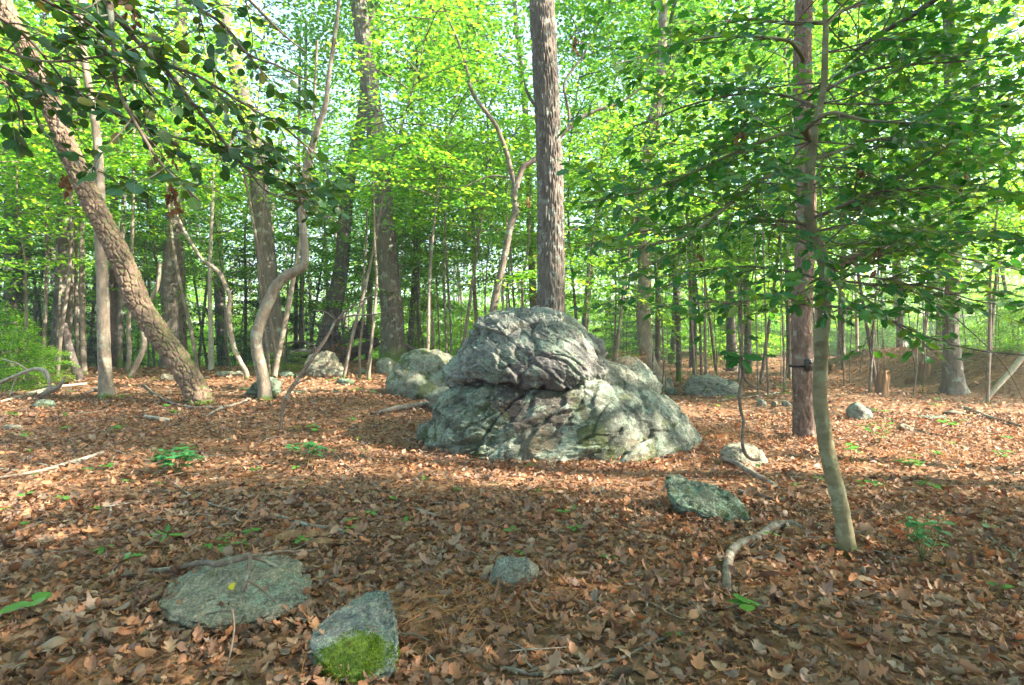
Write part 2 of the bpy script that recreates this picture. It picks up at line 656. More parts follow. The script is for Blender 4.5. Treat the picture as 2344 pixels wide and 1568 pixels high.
M['moss'] = leaf_mat('moss_leaf', [(0, (.05, .10, .012)), (.5, (.11, .19, .02)), (1, (.20, .28, .03))], (1.4, 1.4, .6), .3, .1, .8)
M['dark_bush'] = leaf_mat('evergreen_bush_leaf', [(0, (.012, .05, .014)), (1, (.03, .10, .02))], (1.4, 1.3, .5), .3, .4, .4)
M['litter'] = leaf_mat('fallen_leaf', [(0, (.07, .042, .03)), (.10, (.18, .088, .05)), (.2, (.28, .15, .088)), (.3, (.12, .075, .055)), (.4, (.34, .165, .085)), (.5, (.29, .20, .13)), (.58, (.18, .14, .12)), (.66, (.30, .14, .075)), (.76, (.38, .175, .085)), (.84, (.17, .11, .095)), (.92, (.33, .235, .16)), (1, (.09, .052, .036))], (1.2, .8, .5), .18, .25, .55)
M['litter_big'] = leaf_mat('large_fallen_leaf', [(0, (.16, .085, .05)), (.2, (.26, .155, .10)), (.4, (.30, .16, .085)), (.55, (.27, .20, .15)), (.7, (.20, .14, .115)), (.85, (.34, .19, .11)), (1, (.30, .23, .165))], (1.2, .8, .5), .18, .25, .5, True)
M['needle'] = leaf_mat('pine_needle', [(0, (.22, .09, .035)), (.5, (.36, .15, .05)), (1, (.28, .14, .07))], (1.1, .8, .5), .1, .3)
M['dead_leaf'] = leaf_mat('hanging_dead_leaf', [(0, (.11, .055, .03)), (1, (.22, .12, .06))], (1.2, .8, .5), .3, .2)
M['yellow_leaf'] = leaf_mat('yellow_leaf', [(0, (.55, .52, .05)), (1, (.6, .5, .04))], (1.2, 1., .5), .3, .3)
M['bark_lean'] = bark_mat('blocky_brown_bark', (.07, .048, .036), (.145, .10, .075), (.22, .16, .12), (1, 1, .6), 30, .0, .5, bump=.6, base_moss=.14)
M['bark_oak'] = bark_mat('ridged_grey_bark', (.045, .037, .032), (.10, .084, .072), (.17, .147, .13), (1, 1, .12), 34, .3, 0, (.24, .27, .24), .9)
M['bark_oak2'] = bark_mat('dark_ridged_bark', (.045, .038, .032), (.095, .08, .068), (.16, .14, .12), (1, 1, .14), 26, .3, 0, bump=.9, base_moss=.9)
M['bark_pale'] = bark_mat('pale_smooth_bark', (.09, .07, .055), (.16, .13, .10), (.25, .215, .175), (1, 1, .35), 16, .4, 0, (.27, .28, .22), .6, base_moss=.15)
M['bark_grey'] = bark_mat('grey_brown_bark', (.07, .055, .045), (.125, .10, .082), (.20, .17, .14), (1, 1, .25), 16, .25, 0, bump=.6, base_moss=.2)
M['bark_pine'] = bark_mat('reddish_pine_bark', (.06, .04, .032), (.14, .09, .072), (.22, .165, .14), (1, 1, .4), 20, .1, 0, bump=.9)
M['bark_holly'] = bark_mat('smooth_olive_bark', (.10, .09, .05), (.145, .13, .075), (.20, .18, .115), (.6, .6, 1.5), 13, .45, 0, (.22, .235, .15), .4, base_moss=.12)
M['twig'] = bark_mat('twig_bark', (.06, .045, .036), (.12, .09, .072), (.19, .155, .13), (1, 1, 1), 30, .3, 0, bump=.3)
M['deadwood'] = bark_mat('weathered_dead_wood', (.07, .058, .048), (.15, .125, .10), (.26, .23, .19), (1, 1, 1), 26, .4, 0, (.28, .31, .28), .8)
M['darkwood'] = bark_mat('dark_rotting_wood', (.03, .024, .022), (.06, .048, .045), (.10, .08, .075), (1, 1, 1), 12, .1, 0, bump=.8)
M['rotwood'] = bark_mat('crumbling_brown_wood', (.09, .045, .025), (.18, .10, .055), (.28, .17, .09), (1, 1, .12), 20, 0, 0, bump=1.0)
M['bleached'] = bark_mat('bleached_wood', (.14, .125, .10), (.25, .23, .19), (.36, .34, .29), (1, 1, .4), 14, .2, 0, (.3, .34, .25), .4)
M['black'] = plain_mat('dark_plastic', (.02, .022, .02), .45, .4, 40, (.035, .035, .028))
M['strap'] = plain_mat('strap_webbing', (.015, .015, .015), .8, .1)
M['lens'] = plain_mat('camera_glass', (.01, .01, .012), .08, .6)
M['cone'] = plain_mat('pine_cone', (.20, .14, .10), .8, .2, 60, (.09, .06, .04))
M['stem'] = plain_mat('green_stem', (.10, .12, .04), .6, .2)


def ground_mat():
    m, nt, ns, lk = new_mat('forest_floor')
    out = ns.new('ShaderNodeOutputMaterial')
    tc = ns.new('ShaderNodeTexCoord')
    oc = tc.outputs['Object']
    wob = ns.new('ShaderNodeTexNoise')
    wob.inputs['Scale'].default_value = 9
    lk.new(oc, wob.inputs['Vector'])
    vm = ns.new('ShaderNodeVectorMath')
    vm.operation = 'MULTIPLY_ADD'
    lk.new(wob.outputs['Color'], vm.inputs[0])
    vm.inputs[1].default_value = (.12, .12, .12)
    lk.new(oc, vm.inputs[2])
    vo = ns.new('ShaderNodeTexVoronoi')
    vo.inputs['Scale'].default_value = 22
    lk.new(vm.outputs[0], vo.inputs['Vector'])
    sp = ns.new('ShaderNodeSeparateColor')
    lk.new(vo.outputs['Color'], sp.inputs[0])
    cr = ramp(nt, [(0, (.09, .045, .025)), (.2, (.20, .10, .05)), (.4, (.28, .145, .075)), (.55, (.14, .08, .055)), (.7, (.33, .17, .085)), (.85, (.24, .17, .12)), (1, (.36, .19, .09))])
    lk.new(sp.outputs[0], cr.inputs[0])
    n1 = noise(nt, oc, .6, 3)
    col = mixc(nt, math_(nt, 'MULTIPLY', mask(nt, n1, .4, .65), .35), mixc(nt, .35, cr.outputs[0], (.05, .032, .022)), (.06, .045, .028))
    n2 = noise(nt, oc, .35, 5, .7)
    n3 = noise(nt, oc, 6, 4, .7)
    spx = ns.new('ShaderNodeSeparateXYZ')
    lk.new(oc, spx.inputs[0])
    far = mask(nt, spx.outputs[1], 26, 60)
    k = mask(nt, math_(nt, 'ADD', math_(nt, 'ADD', math_(nt, 'MULTIPLY', n2, .6), math_(nt, 'MULTIPLY', n3, .5)), math_(nt, 'MULTIPLY', far, .22)), .66, .74)
    col = mixc(nt, math_(nt, 'MULTIPLY', k, .8), col, (.05, .10, .022))
    b = ns.new('ShaderNodeBsdfPrincipled')
    lk.new(col, b.inputs['Base Color'])
    b.inputs['Roughness'].default_value = .9
    b.inputs['Specular IOR Level'].default_value = .15
    bp = ns.new('ShaderNodeBump')
    bp.inputs['Strength'].default_value = .8
    bp.inputs['Distance'].default_value = .04
    lk.new(math_(nt, 'ADD', sp.outputs[1], n3), bp.inputs['Height'])
    lk.new(bp.outputs[0], b.inputs['Normal'])
    lk.new(b.outputs[0], out.inputs[0])
    return m


M['ground'] = ground_mat()

# ------------------------------------------------------------------ ground
ys = np.concatenate([np.linspace(-50, -8, 12), np.linspace(-6, 1, 10), np.linspace(1.3, 12, 110), np.linspace(12.3, 40, 90), np.linspace(41, 168, 40)])
xn = np.linspace(-1, 1, 181)
X = np.sign(xn) * (np.abs(xn) * 12 + np.abs(xn) ** 4 * 140)
gx, gy = np.meshgrid(X, ys)
gz = terrain(gx, gy)
mb = MB()
nx = len(X)
a = (np.arange(len(ys) - 1)[:, None] * nx + np.arange(nx - 1)[None]).ravel()
mb.add(np.stack([gx, gy, gz], -1).reshape(-1, 3), np.stack([a, a + 1, a + nx + 1, a + nx], 1))
ground = tag(obj('ground', mb.mesh('ground', M['ground'])), kind='structure')

# ------------------------------------------------------------------ the great boulder
def interp(t, xs, vs):
    return np.interp(t, xs, vs)


def rock_displace(v, n, amp, cell, seed, ang=35, elong=(.55, 1, 1), crack=.5, grain=.25, ampf=None):
    """chunky facets, cracks and grain pushed along n"""
    ca, sa = math.cos(math.radians(ang)), math.sin(math.radians(ang))
    q = np.stack([v[:, 0] * ca + v[:, 2] * sa, v[:, 1], -v[:, 0] * sa + v[:, 2] * ca], 1)
    q = q * np.array(elong) / cell
    q = q + .11 * np.stack([fbm(q * .8, 2, seed + 20 + k) for k in range(3)], 1)
    d = 0
    for lev, (sc, am) in enumerate(((1.0, 1.0), (2.1, .45), (4.6, .22), (9.5, .08))):
        f1, f2, vec, idd = voronoi(q * sc, seed + lev)
        tilt = np.stack([((idd >> (3 * k + 2)) & 255) / 127.5 - 1 for k in range(3)], 1)
        h = ((idd >> 5) & 255) / 255.0 - .5
        d = d + am * (h * .8 + (tilt * vec).sum(1) * 1.1)
        d = d - am * crack * (1 - ss((f2 - f1) / .08))
    for (ang2, per, am, sd_) in ((ang + 90, .19, .75, 61), (ang + 62, .08, .28, 63), (12, .26, .12, 65)):
        c2, s2 = math.cos(math.radians(ang2)), math.sin(math.radians(ang2))
        u = (v[:, 0] * c2 + v[:, 2] * s2 + v[:, 1] * .25) / (per * cell / .4) + 1.3 * fbm(v * 1.7 / (cell / .4), 4, seed + sd_)
        fr = u - np.floor(u)
        saw = np.where(fr < .9, fr / .9, (1 - fr) / .1) - .5
        mk = ss((fbm(v * 1.3 / (cell / .4), 2, seed + sd_ + 1) + .25) / .3)
        d = d + am * saw * mk
    d = d + grain * (.6 * fbm(v * 3, 3, seed + 44) + .8 * fbm(v * np.array([9, 9, 16]), 4, seed + 40))
    if ampf is not None:
        d = d * ampf(v)
    return v + n * (amp * d)[:, None]


def ring_rock(name, levels, xlr, yfb, zf, seed, amp, cell, mat, parent, nphi=420, pw=2.4, warp=None, **kw):
    """levels t; xlr(t)->(xl,xr); yfb(t)->(yf,yb); zf(t,x)->z"""
    t = np.asarray(levels)
    ph = np.linspace(0, 2 * PI, nphi, endpoint=False)
    xl, xr = xlr(t)
    yf, yb = yfb(t)
    c, s = np.cos(ph), np.sin(ph)
    cs = np.sign(c) * np.abs(c) ** (2 / pw)
    sn = np.sign(s) * np.abs(s) ** (2 / pw)
    cx, rx = (xl + xr) / 2, (xr - xl) / 2
    cyy, ry = (yf + yb) / 2, (yb - yf) / 2
    x = cx[:, None] + rx[:, None] * cs[None]
    y = cyy[:, None] + ry[:, None] * sn[None]
    z = zf(t[:, None] + 0 * x, x)
    v = np.stack([x, y, z], -1)
    if warp:
        v = warp(v)
    du = np.roll(v, -1, 1) - np.roll(v, 1, 1)
    dv = np.gradient(v, axis=0)
    n = np.cross(du, dv)
    n /= np.linalg.norm(n, axis=-1)[..., None] + 1e-9
    nr, npp = x.shape
    vv = rock_displace(v.reshape(-1, 3), n.reshape(-1, 3), amp, cell, seed, **kw)
    a = np.arange(nr - 1)[:, None] * nphi + np.arange(nphi)[None]
    b = np.arange(nr - 1)[:, None] * nphi + (np.arange(nphi)[None] + 1) % nphi
    f = np.stack([a, b, b + nphi, a + nphi], -1).reshape(-1, 4)
    top = len(vv)
    cap = vv.reshape(nr, nphi, 3)[-1].mean(0)
    bot = vv.reshape(nr, nphi, 3)[0].mean(0)
    vv = np.vstack([vv, cap, bot])
    i = np.arange(nphi)
    tri = np.concatenate([np.stack([(nr - 1) * nphi + i, (nr - 1) * nphi + (i + 1) % nphi, i * 0 + top], 1),
                          np.stack([(i + 1) % nphi, i, i * 0 + top + 1], 1)])
    mb = MB()
    o = np.array(parent.location)
    mb.add(vv - o, [f, tri])
    me = mb.mesh(name, mat, False)
    shp = me
    ob = obj(name, me, parent)
    return ob


B0 = np.array([0.6, 7.0, 0.0])
boulder = empty('boulder', B0, 'huge lichen covered boulder with a dark crack across, in the middle of the clearing', 'boulder')
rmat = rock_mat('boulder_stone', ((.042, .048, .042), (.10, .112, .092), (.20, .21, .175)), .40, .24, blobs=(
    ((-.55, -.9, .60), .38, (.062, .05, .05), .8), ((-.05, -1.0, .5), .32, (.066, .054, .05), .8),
    ((-.3, -1.0, .12), .24, (.17, .12, .07), .5), ((.1, -1.05, .1), .22, (.085, .08, .045), .6),
    ((-.9, -.8, .3), .34, (.07, .085, .05), .6), ((.25, -1.0, .35), .26, (.065, .08, .048), .5),
    ((1.35, -.7, .38), .16, (.075, .11, .03), .7), ((.75, -1.0, .12), .24, (.24, .20, .14), .4)))
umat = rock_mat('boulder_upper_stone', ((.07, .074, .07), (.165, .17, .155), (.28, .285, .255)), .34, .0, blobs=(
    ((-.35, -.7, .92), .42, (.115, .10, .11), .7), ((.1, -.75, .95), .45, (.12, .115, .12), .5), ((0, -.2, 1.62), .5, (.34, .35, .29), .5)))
lz = [0, .08, .25, .5, .65, .76]
rz = [0, .08, .25, .5, .65, .76, .92, 1.0]


def low_x(t):
    xl = interp(t * .78, [-.3, 0, .08, .25, .5, .65, .78], [-.98, -1.07, -1.10, -1.03, -.93, -.85, -.72])
    xr = interp(t * 1.02, [-.3] + rz + [1.02], [2.2, 2.31, 2.34, 2.2, 1.99, 1.76, 1.6, 1.42, 1.25, 1.22])
    k = np.clip((t - .93) / .12, 0, .96)
    k = 1 - np.sqrt(1 - k ** 2)
    m = (xl + xr) / 2
    return xl + (m - xl) * k, xr + (m - xr) * k


def low_y(t):
    yf = interp(t, [-.3, 0, .3, .6, .8, .9, .97, 1.0], [6.0, 5.86, 5.93, 6.03, 6.12, 6.17, 6.3, 6.6])
    yb = interp(t, [-.3, 0, .4, 1.0], [8.3, 8.3, 8.1, 7.7])
    k = np.clip((t - .93) / .12, 0, .96)
    k = 1 - np.sqrt(1 - k ** 2)
    return yf + (7.0 - yf) * k, yb + (7.0 - yb) * k


def low_z(t, x):
    return np.where(t < 0, t, np.minimum(t, 1.03) * (.77 + .26 * ss((x - .55) / .6)))


tl = np.concatenate([np.linspace(-.25, .93, 150), np.linspace(.935, 1.045, 40)])
def low_warp(v):
    v = v.copy()
    f = np.clip((7.0 - v[..., 1]) / .7, 0, 1)
    # only the left part is undercut below the crack; the right part runs up and back as one slope
    top = np.clip(v[..., 2] / .8, 0, 1.2)
    v[..., 1] -= f * .03 * ss((v[..., 0] - .7) / .3) * ss((top - .5) / .4) * (1 - ss((v[..., 0] - 1.3) / .5))
    v[..., 1] += f * .30 * ss((v[..., 0] - 1.2) / 1.1)
    v[..., 1] += f * .42 * ss((v[..., 0] - .75) / .5) * ss((v[..., 2] - .35) / .6)
    return v


ring_rock('lower_block', tl, low_x, low_y, low_z, 3, .068, .58, rmat, boulder, nphi=560, ang=42, elong=(.42, 1, 1), crack=.7, warp=low_warp, ampf=lambda v: 1 - .5 * ss((v[:, 0] - .7) / .5))
uz = [.78, .83, .92, 1.0, 1.06, 1.14, 1.21, 1.3, 1.42, 1.55, 1.62, 1.665]


def up_x(z):
    xl = interp(z, uz, [-.76, -.80, -.77, -.70, -.62, -.60, -.57, -.49, -.455, -.365, -.21, .02])
    xr = interp(z, uz, [1.12, 1.16, 1.2, 1.15, 1.12, 1.08, 1.05, .96, .89, .74, .60, .32])
    k = np.clip((.80 - z) / .05, 0, .9)
    m = (xl + xr) / 2
    return xl + (m - xl) * k, xr + (m - xr) * k


def up_y(z):
    yf = interp(z, [.75, .82, .92, 1.05, 1.2, 1.42, 1.55, 1.62, 1.665], [6.3, 6.12, 6.07, 6.10, 6.19, 6.37, 6.54, 6.7, 6.86])
    yb = interp(z, [.78, 1.2, 1.42, 1.62, 1.665], [7.9, 7.75, 7.6, 7.35, 7.15])
    k = np.clip((.80 - z) / .05, 0, .9)
    return yf + (7.0 - yf) * k, yb + (7.0 - yb) * k


def up_z(t, x):
    # the underside rises to the left, dips to a beak right of the middle
    w = np.clip((1.0 - t) / .25, 0, 1)
    return t + w * (-.03 + .05 * ss((.2 - x) / .8) - .07 * np.exp(-((x - .72) / .22) ** 2))


tu = np.concatenate([np.linspace(.752, .80, 16), np.linspace(.805, 1.665, 190)])
def up_warp(v):
    v = v.copy()
    f = np.clip((7.0 - v[..., 1]) / .7, 0, 1)
    v[..., 1] += f * (.10 * ss((v[..., 0] - .72) / .3) * (1 - ss((v[..., 2] - .95) / .5)) + .12 * ss((.0 - v[..., 0]) / .7))
    return v


ring_rock('upper_block', tu, up_x, up_y, up_z, 19, .062, .36, umat, boulder, nphi=520, ang=-40, elong=(.33, 1, 1.2), crack=.5, warp=up_warp, grain=.15)


# icosphere directions
def icodirs(sub):
    bm_v = None
    import bmesh
    bm = bmesh.new()
    bmesh.ops.create_icosphere(bm, subdivisions=sub, radius=1.0)
    v = np.array([x.co[:] for x in bm.verts])
    f = np.array([[x.index for x in fc.verts] for fc in bm.faces])
    bm.free()
    return v, f


ICO = {k: icodirs(k) for k in (3, 4, 5, 6)}


def poly_rock(size, seed, sub=5, nplanes=13, amp=None, cell=None, extra=(), flat=0.25, sharp=30, ang=30, crack=.35):
    """a stone: an ellipsoid cut by planes; size = half axes"""
    r = np.random.default_rng(seed)
    amp = amp or min(.05, max(size) * .055)
    cell = cell or min(.3, max(size) * .55)
    d, f = ICO[sub]
    pl = r.normal(size=(nplanes, 3))
    pl /= np.linalg.norm(pl, axis=1)[:, None]
    h = r.uniform(.55, .95, nplanes)
    for (nn, hh) in extra:
        nn = np.array(nn, float)
        nn /= np.linalg.norm(nn)
        pl = np.vstack([pl, nn])
        h = np.append(h, hh)
    dots = d @ pl.T
    rad = np.where(dots > .05, h[None] / np.maximum(dots, .05), 9.0)
    rad = np.concatenate([rad, np.ones((len(d), 1))], 1)
    # soft minimum
    R = -np.log(np.exp(-sharp * rad).sum(1)) / sharp
    R += np.log(1.6) / sharp
    v = d * R[:, None] * np.array(size)
    n = d / np.array(size)
    n /= np.linalg.norm(n, axis=1)[:, None]
    v = rock_displace(v, n, amp, cell, seed, ang=ang, crack=crack)
    return v, f


def stone(name, loc, size, seed, label, mat, cat='rock', group=None, sub=4, rotz=0, tilt=(0, 0), sink=.35, parent=None, **kw):
    v, f = poly_rock(size, seed, sub, **kw)
    if tilt != (0, 0):
        R = np.array(Matrix.Rotation(tilt[0], 3, 'X') @ Matrix.Rotation(tilt[1], 3, 'Y'))
        v = v @ R.T
    v[:, 2] += size[2] * (1 - 2 * sink)
    mb = MB()
    mb.add(v, f)
    o = obj(name, mb.mesh(name, mat), parent, loc, rotz)
    if parent is None:
        tag(o, label, cat, group)
    return o


# the two pieces that lean on the boulder's back
stone('shoulder_block', np.array([1.50, 7.75, .10]) - B0, (.50, .5, .54), 23, '', rmat, parent=boulder, sub=5, sink=.12, amp=.03, cell=.25)
# needle drift caught on the shoulder is added with the litter

grey = rock_mat('pale_green_stone', ((.08, .09, .08), (.16, .17, .145), (.25, .25, .21)), .4, .1, scale=2.2)
tan = rock_mat('tan_streaked_stone', ((.12, .115, .095), (.25, .225, .17), (.38, .33, .245)), .16, .0, scale=2.0, streak=(2.5, 1.2, 1.0), lich=((.18, .23, .18), (.28, .32, .25)))
mossy = rock_mat('moss_patched_stone', ((.08, .09, .095), (.15, .165, .16), (.25, .26, .225)), .45, .0, scale=2.2, blobs=(((.05, -.20, .03), .155, (.13, .20, .02), .97), ((.10, -.17, .09), .07, (.13, .20, .03), .95)))
mint = rock_mat('mint_lichen_stone', ((.045, .06, .048), (.09, .115, .088), (.15, .175, .135)), .42, .35, scale=2.5, lich=((.13, .21, .155), (.19, .28, .21)))
dark_l = rock_mat('spotted_lichen_stone', ((.09, .095, .075), (.17, .165, .13), (.28, .25, .19)), .45, .55, scale=1.8)
brown_r = rock_mat('brown_stone', ((.07, .065, .045), (.13, .12, .085), (.21, .19, .14)), .3, .55, scale=1.8)

def ground_stone(px, py, w_px, h_m, label, seed, mat, depth=.8, rotz=0, sub=4, name='rock', group=None, cat='rock', D=None, **kw):
    g = G(px, py)
    if D:
        g = np.array([(px - HX) / FPX * D, D, 0])
        g[2] = tz(g[0], g[1])
    w = w_px * g[1] / FPX
    g[1] += w * depth * .35
    g[2] = tz(g[0], g[1])
    return stone(name, g, (w / 2, w / 2 * depth, h_m * .78), seed, label, mat, cat, group, max(sub, 4), rotz, sink=.36, **kw)


def hull_stone(label, pts, mat, seed, amp=.012, cell=.12, cuts=3, bevel=.12, name='rock', cat='rock', grain=.3, smooth_it=2):
    """angular stone: the convex hull of (x, y, depth) view points, pushed into the ground"""
    W = np.array([P(*p) for p in pts])
    base = W.mean(0)
    base[2] = tz(base[0], base[1])
    bm = bmesh.new()
    for w in W - base:
        bm.verts.new(w)
    r = bmesh.ops.convex_hull(bm, input=bm.verts[:])
    bmesh.ops.delete(bm, geom=[g for g in r['geom_interior'] if isinstance(g, bmesh.types.BMVert)], context='VERTS')
    ext = max(np.ptp(W, axis=0))
    bmesh.ops.bevel(bm, geom=bm.edges[:], offset=ext * .02 * bevel / .12, segments=2, affect='EDGES')
    bmesh.ops.triangulate(bm, faces=bm.faces[:])
    for _ in range(6):
        ed = [e for e in bm.edges if e.calc_length() > ext / (14 * cuts)]
        if not ed or len(bm.verts) > 30000:
            break
        bmesh.ops.subdivide_edges(bm, edges=ed, cuts=1)
        bmesh.ops.triangulate(bm, faces=bm.faces[:])
    for _ in range(smooth_it):
        bmesh.ops.smooth_vert(bm, verts=bm.verts[:], factor=.4, use_axis_x=True, use_axis_y=True, use_axis_z=True)
    bm.normal_update()
    v = np.array([x.co[:] for x in bm.verts])
    n = np.array([x.normal[:] for x in bm.verts])
    f = np.array([[x.index for x in fc.verts] for fc in bm.faces])
    bm.free()
    v = rock_displace(v, n, amp, cell, seed, crack=.6, grain=grain)
    mb = MB()
    mb.add(v, f)
    return tag(obj(name, mb.mesh(name, mat), None, base), label, cat)


hs = hull_stone('', [(1018, 872, 6.75), (1030, 838, 6.75), (1048, 824, 6.85), (1082, 822, 6.8), (1098, 850, 6.55), (1106, 882, 6.5), (1060, 888, 6.6), (1022, 884, 6.7), (1040, 830, 7.5), (1100, 826, 7.4), (1100, 888, 7.4), (1030, 888, 7.4)], umat, 77, .02, .2, 3)
for k_ in ('label', 'category'):
    if k_ in hs:
        del hs[k_]
hs.name = 'side_block'
hs.parent = boulder
hs.location = hs.location - boulder.location
ground_stone(968, 912, 215, .80, 'spotted lichen covered rock tucked against the left side of the great boulder', 41, dark_l, .9, sub=5, amp=.05, cell=.3)
ground_stone(1050, 898, 105, 1.02, 'brown mossy rock showing behind the left shoulder of the great boulder', 42, brown_r, .8, sub=5, D=9.7, amp=.04, cell=.25)
ground_stone(1008, 912, 80, .45, 'small broken block between the spotted rock and the great boulder', 43, dark_l, .8, D=8.6, amp=.03, cell=.2)
hull_stone('tan and green streaked slab with a twig and a yellow leaf on it, front left',
           [(343, 1386, 2.68), (396, 1322, 2.96), (430, 1312, 3.05), (500, 1275, 3.15), (580, 1266, 3.22), (655, 1268, 3.22), (700, 1290, 3.12), (716, 1335, 2.98), (712, 1378, 2.70), (640, 1408, 2.55), (560, 1434, 2.46), (480, 1440, 2.45), (412, 1424, 2.48),
            (560, 1318, 2.84), (640, 1312, 2.88), (470, 1350, 2.72), (400, 1480, 2.72), (560, 1480, 2.68), (700, 1440, 2.9), (600, 1400, 3.3), (400, 1420, 3.1)], tan, 44, .014, .16, 3)
mr = hull_stone('angular rock with bright green moss on its lower face, at the bottom edge',
           [(698, 1492, 2.26), (708, 1445, 2.42), (735, 1418, 2.50), (850, 1346, 2.66), (885, 1343, 2.62), (905, 1395, 2.50), (914, 1470, 2.30), (906, 1542, 2.14), (830, 1562, 2.10), (762, 1556, 2.12), (820, 1420, 2.44), (780, 1600, 2.3), (900, 1600, 2.3), (710, 1560, 2.5), (860, 1420, 2.85), (740, 1480, 2.8)], mossy, 45, .007, .10, 3)
vs = np.array([q.co[:] for q in mr.data.vertices])
ns_ = np.array([q.normal[:] for q in mr.data.vertices])
rm_ = np.random.default_rng(4)
dd = np.linalg.norm(vs - np.array([.05, -.20, .03]), axis=1) + fbm(vs * 16, 3, 8) * .05
ii = np.where((dd < .15) & (ns_[:, 1] < .35))[0]
if len(ii):
    ii = rm_.choice(ii, 4200)
    mb = MB()
    leaves(mb, vs[ii] + rm_.normal(size=(len(ii), 3)) * .003, ns_[ii] + rm_.normal(size=(len(ii), 3)) * .55 + np.array([0, 0, .25]), rm_.normal(size=(len(ii), 3)), rm_.uniform(.005, .013, len(ii)), leaf_proto('rhomb'), .7)
    mo = obj('moss', mb.mesh('moss', M['moss'], False), mr)
    mo['kind'] = 'stuff'
stone('rock', G(1175, 1350) + np.array([0, .07, -.01]), (.145, .13, .10), 46, 'small rounded rock with mint lichen on its far edge, front centre', grey, sub=5, rotz=.3, sink=.25, amp=.007, cell=.08)
hull_stone('long mint green slab sloping down to the right in front of the boulder',
           [(1515, 1088, 4.35), (1522, 1084, 4.42), (1560, 1090, 4.45), (1590, 1100, 4.4), (1640, 1118, 4.3), (1672, 1120, 4.28), (1700, 1150, 4.12), (1724, 1190, 3.98), (1722, 1215, 3.9), (1680, 1200, 3.96), (1620, 1165, 4.06), (1550, 1160, 4.1), (1525, 1130, 4.2),
            (1560, 1190, 4.2), (1660, 1230, 4.1), (1600, 1150, 4.7), (1700, 1190, 4.5)], mint, 47, .014, .12, 3)
stone('rock', G(1717, 1068) + np.array([0, .12, 0]), (.27, .2, .17), 48, 'pale block at the boulder\'s right foot with a dead branch leaning on it', tan, sub=5, rotz=.2, sink=.28, amp=.02, cell=.14)
stone('rock', G(1640, 908) + np.array([0, .25, 0]), (.85, .42, .33), 49, 'long low grey outcrop on the forest floor to the right behind the boulder', grey, sub=5, rotz=-.12, sink=.3, amp=.05, cell=.3, tilt=(0, .2), sharp=22)
ground_stone(1745, 932, 26, .16, 'small grey stone, leftmost of the row before the pine', 50, grey, sub=3)
ground_stone(1775, 935, 20, .13, 'small brown stone in the middle of the row before the pine', 51, brown_r, sub=3)
ground_stone(1802, 930, 24, .12, 'flat grey stone touching the pine, end of the row', 52, grey, sub=3)
ground_stone(1978, 962, 58, .27, 'blue grey angular rock right of the slender front trunk', 53, grey, .8, sub=4, sharp=26, amp=.02, cell=.15)
ground_stone(597, 912, 82, .42, 'lichen covered rock behind the foot of the crooked tree', 54, mint, .8, sub=5, amp=.04, cell=.2)
ground_stone(736, 862, 92, .68, 'tall pale rock with an orange stain standing among the trees', 55, tan, .7, sub=5, amp=.05, cell=.3)
ground_stone(655, 866, 40, .16, 'low green stone right of the crooked tree', 56, mint, sub=3)
ground_stone(783, 882, 62, .13, 'flat mossy stone lying in front of the tall pale rock', 57, mint, sub=4)
ground_stone(878, 856, 54, .36, 'pale rounded rock beside the base of the dark ridged oak', 58, grey, sub=4)
ground_stone(830, 858, 36, .12, 'small stone left of the pale rounded rock', 59, mint, sub=3)
ground_stone(88, 936, 56, .13, 'flat blue green stone at the left edge of the clearing', 60, mint, sub=4, depth=.6)
ground_stone(1531, 888, 26, .34, 'grey stone just right of the leaning base of the twisted trunk', 61, grey, sub=3)
ground_stone(1540, 905, 34, .22, 'squat dark stone below the grey stone by the twisted trunk', 62, grey, sub=3)
ground_stone(2150, 962, 84, .08, 'flat mint stone almost buried in leaves on the right', 63, mint, sub=4, depth=.5)
ground_stone(2080, 985, 44, .09, 'small tan stone left of the buried mint stone', 64, tan, sub=3, depth=.6)
ground_stone(430, 868, 90, .10, 'flat sunlit stone ledge behind the leaning trunk', 65, tan, sub=4, depth=.5)
ground_stone(522, 862, 70, .14, 'mossy tan ledge right of the leaning trunk', 66, tan, sub=4, depth=.5)
ground_stone(375, 872, 30, .14, 'small round yellowish stone behind the leaning trunk', 67, tan, sub=3)
ground_stone(688, 900, 34, .05, 'thin mint stone flush with the leaves by the bent sapling', 68, mint, sub=3, depth=.5)
ground_stone(773, 899, 30, .05, 'thin pale stone flush with the leaves, centre left', 69, mint, sub=3, depth=.5)
ground_stone(1828, 1455, 26, .045, 'tiny crusty grey stone lying in the litter at lower right', 70, grey, sub=3)
ground_stone(20, 985, 50, .06, 'flat sunlit stone at the left border of the picture', 71, tan, sub=3, depth=.5)
ground_stone(2190, 950, 60, .06, 'flat grey stone behind the buried mint stone', 72, grey, sub=3, depth=.5)
ground_stone(718, 926, 14, .06, 'small mint stone upright in the leaves, centre left', 73, mint, sub=3)

# ------------------------------------------------------------------ foliage prototypes
def limb_path(p0, d, L, n=6, sag=0.0, wander=.18):
    p = [np.array(p0, float)]
    d = np.array(d, float)
    for i in range(n):
        d = d + rng.normal(size=3) * wander
        d[2] -= sag / n
        d /= np.linalg.norm(d)
        p.append(p[-1] + d * L / n)
    return np.array(p)


